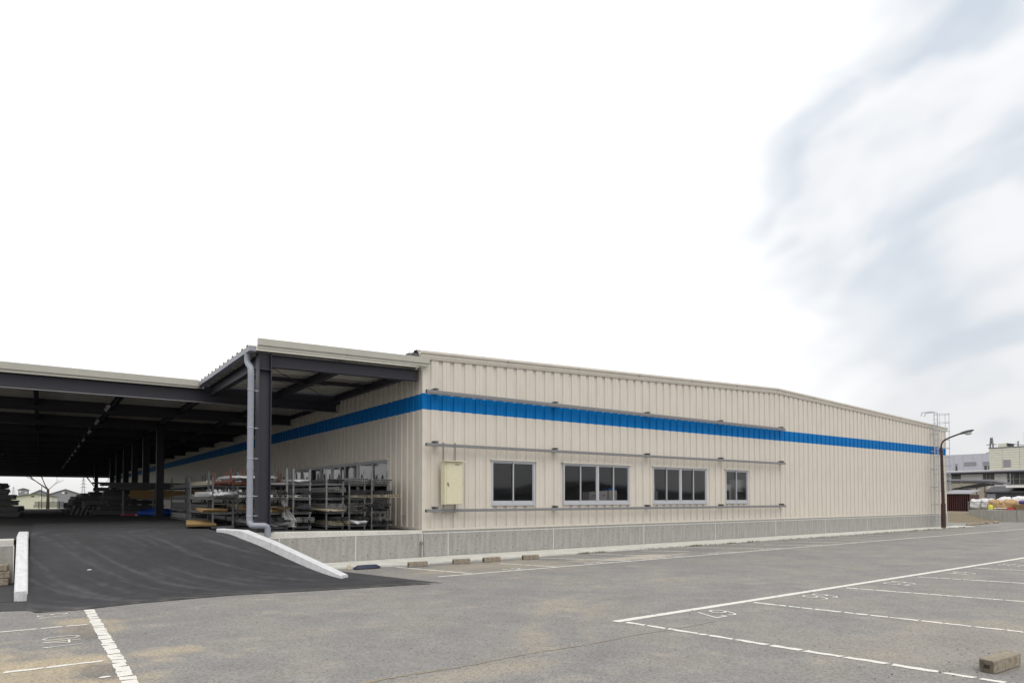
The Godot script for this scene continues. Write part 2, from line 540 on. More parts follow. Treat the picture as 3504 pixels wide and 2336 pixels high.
const DIGITS := {
	"0": [[[0.5, 0.0], [0.12, 0.12], [0.0, 0.5], [0.12, 0.88], [0.5, 1.0], [0.88, 0.88], [1.0, 0.5], [0.88, 0.12], [0.5, 0.0]]],
	"1": [[[0.25, 0.78], [0.55, 1.0], [0.55, 0.0]]],
	"2": [[[0.0, 0.75], [0.15, 0.95], [0.5, 1.0], [0.9, 0.9], [1.0, 0.7], [0.8, 0.45], [0.0, 0.0], [1.0, 0.0]]],
	"3": [[[0.0, 0.85], [0.3, 1.0], [0.75, 1.0], [0.95, 0.8], [0.8, 0.57], [0.4, 0.52], [0.85, 0.46], [1.0, 0.22], [0.75, 0.0], [0.3, 0.0], [0.0, 0.15]]],
	"4": [[[0.75, 0.0], [0.75, 1.0], [0.0, 0.3], [1.0, 0.3]]],
	"5": [[[0.95, 1.0], [0.1, 1.0], [0.05, 0.55], [0.5, 0.62], [0.95, 0.5], [1.0, 0.25], [0.75, 0.0], [0.3, 0.0], [0.0, 0.12]]],
	"6": [[[0.9, 0.9], [0.6, 1.0], [0.25, 0.9], [0.0, 0.5], [0.05, 0.15], [0.4, 0.0], [0.8, 0.05], [1.0, 0.3], [0.8, 0.52], [0.4, 0.55], [0.05, 0.4]]],
	"7": [[[0.0, 0.8], [0.0, 1.0], [1.0, 1.0], [0.4, 0.0]]],
}

func number(txt: String, at: Vector2, up: Vector2, w: float, h: float, sp: float, th: float, y: float) -> void:
	var st := begin()
	var right := Vector2(-up.y, up.x)
	var total := txt.length() * w + (txt.length() - 1) * sp
	for i in txt.length():
		var o := at + right * (-total * 0.5 + i * (w + sp)) - up * h * 0.5
		for line in DIGITS[txt[i]]:
			for k in line.size() - 1:
				var a: Vector2 = o + right * line[k][0] * w + up * line[k][1] * h
				var b: Vector2 = o + right * line[k + 1][0] * w + up * line[k + 1][1] * h
				var d := (b - a).normalized()
				var n := Vector2(-d.y, d.x) * th * 0.5
				a -= d * th * 0.3
				b += d * th * 0.3
				var yy: float = y + 0.0004 * k
				quad(st, Vector3((a + n).x, yy, (a + n).y), Vector3((a - n).x, yy, (a - n).y), Vector3((b - n).x, yy, (b - n).y), Vector3((b + n).x, yy, (b + n).y))
	structure(commit(st, "bay_number", M.paint), "white painted bay number %s on the asphalt" % txt, "marking")

func line(a: Vector2, b: Vector2, w: float, label: String, lo := 0.14, hi := 0.7, gap := 0.02, re := 0.012, worn := 0.04, y := 0.004) -> void:
	structure(commit(paint_strip(a, b, w, y, lo, hi, gap, re, worn), "parking_line", M.paint), label, "marking")

func make_markings() -> void:
	# bays by the lane, numbered 67 downwards
	line(Vector2(-2.3, 9.83), Vector2(48, 9.5), 0.13, "long white line closing the numbered bays along the lane", 0.3, 1.6, 0.014, 0.008, 0.0)
	var rx := [[-2.2, -1.3], [0.67, 1.75], [3.57, 5.1], [6.52, 8.2], [9.52, 11.2], [12.6, 14.3], [15.7, 17.4], [18.8, 20.5]]
	for i in rx.size():
		var x: Array = rx[i]
		line(Vector2(x[0], 9.95), Vector2(x[1], 15.2), 0.085, "white dividing line of the numbered bays, %s from the ramp" % ORD[i], 0.1, 0.42, 0.05 if i < 2 else 0.03, 0.017, 0.0)
	var nums := ["67", "66", "65", "64", "63", "62"]
	for i in nums.size():
		var c := [-0.67, 2.15, 5.05, 8.0, 11.0, 14.1]
		number(nums[i], Vector2(c[i], 10.24), Vector2(0, 1), 0.23, 0.42, 0.09, 0.035, 0.0042)
	# bays along the foundation
	line(Vector2(-1.75, 3.99), Vector2(40, 3.7), 0.09, "white line closing the bays along the warehouse apron", 0.3, 1.4, 0.02, 0.01, 0.02)
	var fx := [[-1.62, -0.86], [0.62, 1.55], [2.65, 4.15], [4.7, 6.3], [6.85, 8.8], [9.1, 11.4], [11.5, 13.9]]
	while fx[-1][1] < 31.0:
		fx.append([fx[-1][0] + 2.47, fx[-1][1] + 2.47])
	for i in fx.size():
		line(Vector2(fx[i][0], 1.72), Vector2(fx[i][1], 3.92), 0.09, "faded white dividing line of a bay along the warehouse apron", 0.2, 0.8, 0.04, 0.012, 0.03)
	for i in 5:
		number(["12", "13", "14", "15", "16"][i], Vector2([0.38, 2.95, 5.4, 7.7, 10.3][i], 3.72), Vector2(0, -1), 0.2, 0.26, 0.1, 0.035, 0.0042)
	# bays beside the ramp
	line(Vector2(-8.03, 4.52), Vector2(-7.88, 15.0), 0.125, "thick cracked white line running from the ramp foot", 0.1, 0.26, 0.03, 0.011, 0.0, 0.0045)
	line(Vector2(-8.12, 5.87), Vector2(-14, 5.66), 0.055, "broken white dividing line between bays beside the ramp", 0.2, 0.6, 0.05, 0.01, 0.0)
	line(Vector2(-8.1, 8.28), Vector2(-14, 8.1), 0.065, "cracked white dividing line below bay number 140", 0.15, 0.5, 0.04, 0.012, 0.0)
	number("140", Vector2(-8.42, 6.95), Vector2(-1, 0), 0.19, 0.36, 0.07, 0.02, 0.0042)
	number("13", Vector2(-8.48, 4.86), Vector2(-1, 0), 0.15, 0.34, 0.05, 0.022, 0.0042)
	# sandy joint across the lot
	var st := begin()
	var pts := []
	for i in 90:
		var t := i / 89.0
		pts.append(Vector2(lerpf(-7.2, -1.2, t), 10.62 + 0.02 * sin(t * 23.0)))
	for i in pts.size() - 1:
		var w0 := 0.003 + 0.009 * rng.randf() + (0.045 * rng.randf() * (1.0 - i / 34.0) if i < 34 else 0.0)
		quad(st, Vector3(pts[i].x, 0.004, pts[i].y - w0), Vector3(pts[i + 1].x, 0.004, pts[i + 1].y - w0), Vector3(pts[i + 1].x, 0.004, pts[i + 1].y + w0), Vector3(pts[i].x, 0.004, pts[i].y + w0))
	structure(commit(st, "asphalt_joint", M.dust), "sand filled joint running across the asphalt", "joint")

func stop_block(a: Vector3, b: Vector3, w: float, h: float, label: String, group := "") -> void:
	var root := node("wheel_stop", self, (a + b) * 0.5)
	tag(root, label, "wheel stop", group)
	var st := begin()
	var d := (b - a).normalized()
	var half := a.distance_to(b) * 0.5
	bevel_bar(st, -d * half + Vector3.UP * h * 0.5, d * half + Vector3.UP * h * 0.5, w, h, 0.012)
	commit(st, "concrete_block", M.stop, root)
	for e in [-1, 1]:
		var hs := begin()
		var r := d.cross(Vector3.UP)
		box(hs, d * e * half + Vector3.UP * h * 0.47, Vector3(0.05, 0.034, 0.006), Basis(r, Vector3.UP, d))
		commit(hs, "lifting_slot", M.hole, root)

func make_small_ground_things() -> void:
	stop_block(Vector3(-1.25, 0, 13.78), Vector3(-0.66, 0, 13.81), 0.14, 0.135, "single weathered concrete wheel stop in bay 67")
	var s := [[-1.39, 1.86, -0.91, 1.93], [-0.14, 1.88, 0.31, 1.95], [0.74, 1.93, 1.23, 1.98], [1.97, 2.0, 2.46, 2.05]]
	var lb := ["brown concrete wheel stop of the apron row, first from the ramp", "brown concrete wheel stop of the apron row, second from the ramp", "brown concrete wheel stop of the apron row, third from the ramp", "brown concrete wheel stop of the apron row, fourth from the ramp"]
	for i in 4:
		stop_block(Vector3(s[i][0], 0.001, s[i][1]), Vector3(s[i][2], 0.001, s[i][3]), 0.12, 0.125, lb[i], "wheel stops along the apron")
	# bundled blue hose and a scrap of cardboard by the apron
	var h := node("coiled_hose", self, Vector3(-2.36, 0.0, 1.66))
	tag(h, "flattened dark blue hose lying at the apron edge", "hose")
	for k in 4:
		var st := begin()
		var pts := []
		for i in 26:
			var a := TAU * i / 25.0
			pts.append(Vector3(cos(a) * (0.33 - 0.03 * k), 0.032 + 0.02 * k * 0.8, sin(a) * (0.11 - 0.015 * k)))
		tube(st, pts, 0.018, 6, false)
		commit(st, "coil", M.indigo_dark, h)
	var st2 := begin()
	box(st2, Vector3(-2.78, 0.062, 1.62), Vector3(0.12, 0.11, 0.008), Basis.from_euler(Vector3(-0.4, 0.3, 0.0)))
	tag(commit(st2, "cardboard_scrap", M.card_pale), "small tan cardboard scrap propped by the blue hose", "cardboard")
	var st3 := begin()
	blob(st3, Vector3(-8.13, 0.006, 9.02), Vector3(0.055, 0.006, 0.018), noise(5, 3.0), 0.2, 9.0, 2.0, 14, 6)
	tag(commit(soft(st3), "plastic_scrap", M.white), "flat white plastic scrap beside the thick cracked line", "litter")
	var st4 := begin()
	blob(st4, Vector3(-7.9, 0.366, 2.0), Vector3(0.035, 0.009, 0.02), noise(6, 3.0), 0.4, 9.0, 2.0, 10, 6)
	tag(commit(soft(st4), "paper_scrap", M.white), "pale paper scrap lying on the dark ramp", "litter")
	# loose grit
	var g := begin()
	for i in 260:
		var x := rng.randf_range(-9.0, 6.0)
		var z := rng.randf_range(6.5, 15.0)
		if i % 3 == 0:
			x = rng.randf_range(-2.2, -0.2)
			z = rng.randf_range(13.2, 14.3)
		var r := rng.randf_range(0.002, 0.006)
		box(g, Vector3(x, r * 0.5, z), Vector3(r * 2, r, r * 1.5), Basis.from_euler(Vector3(0, rng.randf() * 6.0, 0)))
	var go := commit(g, "gravel", M.hole)
	tag(go, "dark grit scattered over the asphalt", "grit", "", "stuff")
	# weeds along the apron edge
	var wd := begin()
	for i in 700:
		var x := 0.0
		var t := rng.randf()
		if t < 0.35: x = rng.randf_range(22.0, 34.0)
		elif t < 0.6: x = rng.randf_range(7.0, 22.0)
		else: x = [4.7, 5.3, 9.8, 10.1, 12.0, 13.2, 27.5, 29.0, 31.0][rng.randi() % 9] + rng.randfn(0.0, 0.14)
		var z := apron_z(x) + 0.03 + absf(rng.randfn(0.0, 0.04))
		var hh := rng.randf_range(0.02, 0.09)
		var a := rng.randf() * TAU
		var o := Vector3(cos(a), 0, sin(a)) * 0.012
		var tip := Vector3(x + rng.randfn(0, 0.03), hh, z + rng.randfn(0, 0.03))
		tri(wd, Vector3(x, 0, z) - o, tip, Vector3(x, 0, z) + o)
	var wo := commit(wd, "weeds", M.weed)
	tag(wo, "low dry weeds growing along the apron edge", "weeds", "", "stuff")

func apron_z(x: float) -> float:
	return lerpf(1.58, 1.0, clampf((x + 3.0) / 37.0, 0.0, 1.0))

# ------------------------------------------------------------------ dock, ramp, foundation
func dock_y(x: float, z: float) -> float:
	var b := 0.775 + 0.09 * clampf(-x / 4.3, 0.0, 1.0)
	return lerpf(b - 0.006, 0.1, smoothstep(0.0, 1.0, clampf((-12.0 - z) / 80.0, 0.0, 1.0)))

func ramp_y(z: float) -> float:
	return 0.004 + 0.861 * (1.0 - smoothstep(-0.3, 3.8, z))

func interp(pts: Array, x: float) -> float:
	for i in pts.size() - 1:
		if x <= pts[i + 1][0]:
			return lerpf(pts[i][1], pts[i + 1][1], clampf((x - pts[i][0]) / (pts[i + 1][0] - pts[i][0]), 0.0, 1.0))
	return pts[-1][1]

func make_dock() -> void:
	var big := noise(71, 0.35, 4)
	var fine := noise(72, 2.0, 3)
	var streaks := noise(73, 0.9, 3)
	var lowz := [[-9.1, 3.95], [-8.75, 4.12], [-8.7, 4.4], [-8.1, 4.48], [-7.36, 4.3], [-5.9, 4.26], [-4.5, 4.58], [-2.2, 4.98]]
	var right := [[-9.5, -4.5], [-6.0, -4.6], [-1.2, -5.2], [-0.3, -5.08], [0.65, -4.78], [3.3, -3.5], [4.4, -2.62], [5.0, -2.2]]
	var st := begin()
	var nu := 110
	var nv := 130
	for j in nv + 1:
		var z0 := lerpf(-9.5, 4.7, pow(float(j) / nv, 0.6))
		for i in nu + 1:
			var x := lerpf(-8.8, interp(right, z0), float(i) / nu)
			var z := z0
			if z0 > 3.3: z = 3.3 + (z0 - 3.3) * (interp(lowz, x) - 3.3) / 1.4
			var y := ramp_y(z) + 0.004
			var rr := Vector2(x + 2.5, z + 1.0).length()
			var an := atan2(z + 1.0, x + 2.5)
			var wear := 0.5 + 0.5 * streaks.get_noise_2d(rr * 4.2, an * 1.3) + 0.2 * fine.get_noise_2d(x * 2.0, z * 2.0)
			var k := 0.042 * (1.0 + 0.3 * big.get_noise_2d(x, z) + 0.25 * fine.get_noise_2d(x * 1.5, z * 1.5)) + 0.055 * smoothstep(0.5, 1.0, wear)
			var edge := smoothstep(0.5, 0.02, interp(lowz, x) - z) * clampf(0.35 + fine.get_noise_2d(x * 1.6, z * 1.6) * 1.6, 0, 1)
			var c := Color(k, k * 0.99, k * 1.13).lerp(Color(0.26, 0.235, 0.19), edge * 0.45)
			st.set_color(c)
			var dy := (ramp_y(z + 0.05) - ramp_y(z - 0.05)) / 0.1
			st.set_normal(Vector3(0, 1, -dy).normalized())
			st.add_vertex(Vector3(x, y, z))
	for j in nv:
		for i in nu:
			var a := j * (nu + 1) + i
			for k in [a, a + 1, a + nu + 2, a, a + nu + 2, a + nu + 1]:
				st.add_index(k)
	structure(commit(st, "ramp", M.ramp), "fresh black asphalt ramp climbing to the covered dock", "ramp")
	# fresh asphalt patches on the level ground either side of the kerbs
	var pb := begin()
	for poly in [[Vector2(-3.2, 1.3), Vector2(-2.2, 4.98), Vector2(-2.63, 4.4), Vector2(-3.5, 3.32), Vector2(-4.3, 1.6)], [Vector2(-17, 0.02), Vector2(-8.95, 0.02), Vector2(-8.93, 3.0), Vector2(-8.78, 3.0), Vector2(-8.78, 4.1), Vector2(-9.1, 3.95), Vector2(-17, 3.6)]]:
		for t in range(1, poly.size() - 1):
			for p in [poly[0], poly[t], poly[t + 1]]:
				pb.set_color(Color(0.062, 0.061, 0.066))
				pb.set_normal(Vector3.UP)
				pb.add_vertex(Vector3(p.x, 0.0055, p.y))
	structure(commit(pb, "asphalt_patch", M.ramp), "fresh black asphalt laid beside the ramp kerbs", "asphalt")
	# dock deck under the canopy
	var df := begin()
	var xs := axis([[-17, -9.5, 2.5], [-9.5, 0.0, 0.5]])
	var zs := axis([[DEEP, -14, 6.0], [-14, -0.2, 0.69]])
	for z in zs:
		for x in xs:
			df.set_normal(Vector3.UP)
			var k := 0.042 * (1.0 + 0.3 * big.get_noise_2d(x, z))
			df.set_color(Color(k, k, k * 1.05))
			var fy := dock_y(x, z)
			if z > -9.6 and x < -4.4 and x > -9.1: fy = minf(fy, ramp_y(z) - 0.03)
			df.add_vertex(Vector3(x, fy, z))
	for j in zs.size() - 1:
		for i in xs.size() - 1:
			var a: int = j * xs.size() + i
			for k in [a, a + 1, a + xs.size() + 1, a, a + xs.size() + 1, a + xs.size()]:
				df.add_index(k)
	structure(commit(df, "dock_floor", M.ramp), "black asphalt floor of the covered dock", "floor")
	# dock retaining walls
	var dk := node("dock_wall", self, Vector3(0, 0, 0))
	tag(dk, "low concrete dock wall with pale capping between ramp and warehouse corner", "wall")
	wall_run(dk, [-5.0, -3.92, -1.96, -0.012], 0.70)
	cap_run(dk, -5.0, -0.012)
	var dl := node("dock_wall", self, Vector3(0, 0, 0))
	tag(dl, "low grey concrete dock wall beyond the straight ramp kerb", "wall")
	wall_run(dl, [-17.0, -12.5, -9.06], 0.74)
	cap_run(dl, -17.0, -9.06)
	# ramp kerbs
	var kr := node("ramp_kerb", self, Vector3(-3.58, 0, 3.3))
	tag(kr, "white concrete kerb slanting down the ramp below the column", "kerb")
	kerb(kr, [Vector3(-5.16, 0.95, -0.45), Vector3(-4.86, 0.945, 0.6), Vector3(-4.45, 0.71, 1.45)], 0.2)
	kerb(kr, [Vector3(-4.445, 0.707, 1.46), Vector3(-3.56, 0.1, 3.32)], 0.2)
	var kl := node("ramp_kerb", self, Vector3(-8.95, 0, 2.9))
	tag(kl, "straight white concrete kerb beside the stacked wheel stops", "kerb")
	kerb(kl, [Vector3(-8.93, 0.95, -1.4), Vector3(-8.92, 0.94, 0.3), Vector3(-8.91, 0.84, 0.9)], 0.18)
	kerb(kl, [Vector3(-8.91, 0.837, 0.91), Vector3(-8.88, 0.16, 2.92)], 0.18)
	# concrete apron strip along the foundation
	var ap := node("concrete_apron", self, Vector3.ZERO)
	structure(ap, "pale concrete apron strip along the foot of the warehouse", "apron")
	var x0 := -4.2
	while x0 < 35.5:
		var x1 := minf(x0 + 3.0, 35.6)
		var a := begin()
		var z0 := apron_z(x0)
		var z1 := apron_z(x1)
		if x0 < -3.0: z0 = 1.0
		sweep(a, [Vector2(0, 0), Vector2(0, 1)], [[Vector3(x0, 0.035, 0.02), Vector3.ZERO, Vector3(0, 0, z0 - 0.02)], [Vector3(x1 - 0.008, 0.035, 0.02), Vector3.ZERO, Vector3(0, 0, z1 - 0.02)]], false)
		quad(a, Vector3(x0, 0.035, z0), Vector3(x1 - 0.008, 0.035, z1), Vector3(x1 - 0.008, -0.02, z1), Vector3(x0, -0.02, z0))
		commit(a, "apron_slab", M.concrete_pale, ap)
		x0 = x1
	# spare wheel stops stacked against the dock wall
	for i in 6:
		var row := i / 2
		var col := i % 2
		var zz := 0.2 + 0.16 * col
		var st2 := begin()
		bevel_bar(st2, Vector3(-9.72 - 0.03 * row, 0.07 + 0.135 * row, zz), Vector3(-9.1 - 0.02 * (i % 3), 0.07 + 0.135 * row, zz), 0.13, 0.13, 0.012)
		var hs := begin()
		var o := commit(st2, "concrete_block", M.stop)
		tag(o, "spare concrete wheel stop stacked by the grey dock wall, %s layer, %s row" % [["lowest", "middle", "top"][row], ["inner", "outer"][col]], "wheel stop", "stacked spare wheel stops")
		box(hs, Vector3(-9.1 - 0.02 * (i % 3), 0.075 + 0.135 * row, zz), Vector3(0.006, 0.034, 0.05))
		commit(hs, "lifting_slot", M.hole, o)

func wall_run(parent: Node, xs: Array, top: float) -> void:
	for i in xs.size() - 1:
		var st := begin()
		span(st, Vector3(xs[i] + 0.008, -0.3, -0.25), Vector3(xs[i + 1] - 0.008, top - 0.006, 0.0))
		commit(st, "concrete_panel", M.concrete, parent)
		var j := begin()
		span(j, Vector3(xs[i + 1] - 0.008, -0.3, -0.2), Vector3(xs[i + 1] + 0.008, top - 0.008, 0.001))
		commit(j, "joint_seal", M.caulk, parent)
		var hj := begin()
		span(hj, Vector3(xs[i], top - 0.008, -0.2), Vector3(xs[i + 1], top + 0.008, 0.002))
		commit(hj, "joint_seal", M.caulk, parent)
	var th := begin()
	for i in xs.size() - 1:
		var n := maxi(1, int((xs[i + 1] - xs[i]) / 0.62))
		for k in n:
			for y in [0.17, top - 0.12]:
				var x := lerpf(xs[i], xs[i + 1], (k + 0.5) / n)
				tube(th, [Vector3(x, y, -0.02), Vector3(x, y, 0.0015)], 0.014, 8)
	var t := commit(th, "tie_hole", M.hole, parent)
	t.set_meta("kind", "stuff")

func cap_run(parent: Node, xa: float, xb: float) -> void:
	var x0 := xa
	while x0 < xb - 0.05:
		var x1 := minf(x0 + 2.4, xb)
		var st := begin()
		var ya := dock_y(x0, 0) + 0.004
		var yb := dock_y(x1, 0) + 0.004
		var lo := 0.706 if xa > -6 else 0.746
		var prof := [Vector2(-0.25, 0), Vector2(-0.25, 1), Vector2(-0.008, 1), Vector2(0.002, 0.86), Vector2(0.002, 0)]
		sweep(st, prof, [[Vector3(x1 - 0.003, lo, 0), Vector3(0, 0, 1), Vector3(0, yb - lo, 0)], [Vector3(x0, lo, 0), Vector3(0, 0, 1), Vector3(0, ya - lo, 0)]])
		commit(st, "capping", M.concrete_pale, parent)
		x0 = x1

func kerb(parent: Node3D, path: Array, w: float) -> void:
	# solid kerb wall: sloping top, sides reach into the ground
	var st := begin()
	var rings := []
	for i in path.size():
		var d: Vector3 = path[mini(i + 1, path.size() - 1)] - path[maxi(i - 1, 0)]
		d.y = 0
		d = d.normalized()
		rings.append([path[i] - parent.position, d.cross(Vector3.UP).normalized()])
	var c := 0.018
	for i in rings.size() - 1:
		var rows := []
		for e in [i, i + 1]:
			var o: Vector3 = rings[e][0]
			var r: Vector3 = rings[e][1]
			var g := Vector3(0, -o.y - 0.2, 0)
			rows.append([o - r * w * 0.5 + g, o - r * w * 0.5 - Vector3(0, c, 0), o - r * (w * 0.5 - c), o + r * (w * 0.5 - c), o + r * w * 0.5 - Vector3(0, c, 0), o + r * w * 0.5 + g])
		for k in 5:
			quad(st, rows[0][k], rows[1][k], rows[1][k + 1], rows[0][k + 1])
		for e in 2:
			if (e == 0 and i == 0) or (e == 1 and i == rings.size() - 2):
				var q: Array = rows[e]
				for k in range(1, 5):
					if e == 0: tri(st, q[0], q[k], q[k + 1])
					else: tri(st, q[0], q[k + 1], q[k])
	commit(st, "kerb_block", M.kerb, parent)

# ------------------------------------------------------------------ warehouse
func gable(s: float) -> float:   # underside of the verge
	return 5.55 + 0.63 * (1.0 - absf(s - FRONT_LEN * 0.5) / (FRONT_LEN * 0.5))

func panel(s0: float, p: float, ylo: float, yhi, holes: Array, org: Vector3, along: Vector3, out: Vector3) -> SurfaceTool:
	var prof := [[0.0, -0.012], [0.005, 0.0], [0.115, 0.0], [0.13, -0.046], [0.243, -0.046], [0.258, 0.0], [p - 0.005, 0.0], [p, -0.012]]
	var st := begin()
	var cuts := []
	for h in holes:
		cuts.append(h[0])
		cuts.append(h[1])
	for i in prof.size() - 1:
		var a: float = s0 + prof[i][0]
		var b: float = s0 + prof[i + 1][0]
		var ss := [a]
		for c in cuts:
			if c > a + 1e-4 and c < b - 1e-4: ss.append(c)
		ss.append(b)
		ss.sort()
		for k in ss.size() - 1:
			var sa: float = ss[k]
			var sb: float = ss[k + 1]
			var mid := (sa + sb) * 0.5
			var da := lerpf(prof[i][1], prof[i + 1][1], (sa - a) / (b - a))
			var db := lerpf(prof[i][1], prof[i + 1][1], (sb - a) / (b - a))
			var pieces := [[ylo, -1.0]]
			for h in holes:
				if mid > h[0] and mid < h[1]:
					pieces = [[ylo, h[2]], [h[3], -1.0]]
			for y in pieces:
				var ya: float = y[1] if y[1] > 0 else (yhi.call(sa) if yhi is Callable else yhi)
				var yb: float = y[1] if y[1] > 0 else (yhi.call(sb) if yhi is Callable else yhi)
				quad(st, org + along * sa + out * da + Vector3(0, y[0], 0), org + along * sa + out * da + Vector3(0, ya, 0), org + along * sb + out * db + Vector3(0, yb, 0), org + along * sb + out * db + Vector3(0, y[0], 0))
	return st

func put_panel(s: float, holes: Array, along: Vector3, out: Vector3, parent: Node) -> void:
	# a sheet interrupted by an opening becomes one piece below and one above it
	for h in holes:
		if s >= h[0] - 1e-3 and s + PITCH <= h[1] + 1e-3:
			commit(panel(s, PITCH, SB, h[2], [], Vector3.ZERO, along, out), "wall_panel", M.beige, parent)
			commit(panel(s, PITCH, h[3], STB, [], Vector3.ZERO, along, out), "wall_panel", M.beige, parent)
			return
	commit(panel(s, PITCH, SB, STB, holes, Vector3.ZERO, along, out), "wall_panel", M.beige, parent)

func window(parent: Node, org: Vector3, along: Vector3, out: Vector3, s0: float, s1: float, y0: float, y1: float, sashes: int, pairs: int) -> void:
	# frame, sill, hood, sashes with panes; sliding sashes overlap in depth
	var w := node("window", parent)
	var b := Basis(along, Vector3.UP, out)
	var put := func(st: SurfaceTool, a: Vector3, c: Vector3) -> void:
		box(st, org + b * ((a + c) * 0.5), (c - a).abs(), b)
	var fr := begin()
	put.call(fr, Vector3(s0, y0, -0.09), Vector3(s0 + 0.045, y1, 0.025))
	put.call(fr, Vector3(s1 - 0.045, y0, -0.09), Vector3(s1, y1, 0.025))
	put.call(fr, Vector3(s0 + 0.045, y1 - 0.04, -0.09), Vector3(s1 - 0.045, y1, 0.025))
	put.call(fr, Vector3(s0 + 0.045, y0, -0.09), Vector3(s1 - 0.045, y0 + 0.05, 0.022))
	if pairs == 2:
		put.call(fr, Vector3((s0 + s1) * 0.5 - 0.04, y0 + 0.05, -0.09), Vector3((s0 + s1) * 0.5 + 0.04, y1 - 0.04, 0.022))
	commit(fr, "frame", M.alu, w)
	var sl := begin()
	put.call(sl, Vector3(s0 - 0.01, y0 - 0.035, -0.02), Vector3(s1 + 0.01, y0 - 0.001, 0.05))
	commit(sl, "sill", M.alu, w)
	var hd := begin()
	put.call(hd, Vector3(s0 - 0.06, y1 + 0.002, -0.03), Vector3(s1 + 0.06, y1 + 0.04, 0.07))
	commit(hd, "hood", M.beige_trim, w)
	var inner0 := s0 + 0.045
	var wd := (s1 - s0 - 0.09 - (0.08 if pairs == 2 else 0.0)) / sashes
	for i in sashes:
		var a := inner0 + wd * i + (0.08 if pairs == 2 and i >= sashes / 2 else 0.0)
		var d := -0.015 if i % 2 == 1 else -0.045
		var ov := 0.02
		var sa := a - (ov if i % 2 == 1 else 0.0)
		var sb := a + wd + (ov if i % 2 == 0 else 0.0)
		var ya := y0 + 0.05
		var yb := y1 - 0.04
		var st := begin()
		put.call(st, Vector3(sa, ya, d - 0.014), Vector3(sa + 0.035, yb, d + 0.014))
		put.call(st, Vector3(sb - 0.035, ya, d - 0.014), Vector3(sb, yb, d + 0.014))
		put.call(st, Vector3(sa + 0.035, yb - 0.035, d - 0.014), Vector3(sb - 0.035, yb, d + 0.014))
		put.call(st, Vector3(sa + 0.035, ya, d - 0.014), Vector3(sb - 0.035, ya + 0.06, d + 0.014))
		commit(st, "sash", M.alu, w)
		var g := begin()
		put.call(g, Vector3(sa + 0.033, ya + 0.058, d - 0.003), Vector3(sb - 0.033, yb - 0.033, d + 0.003))
		commit(g, "pane", M.glass, w)

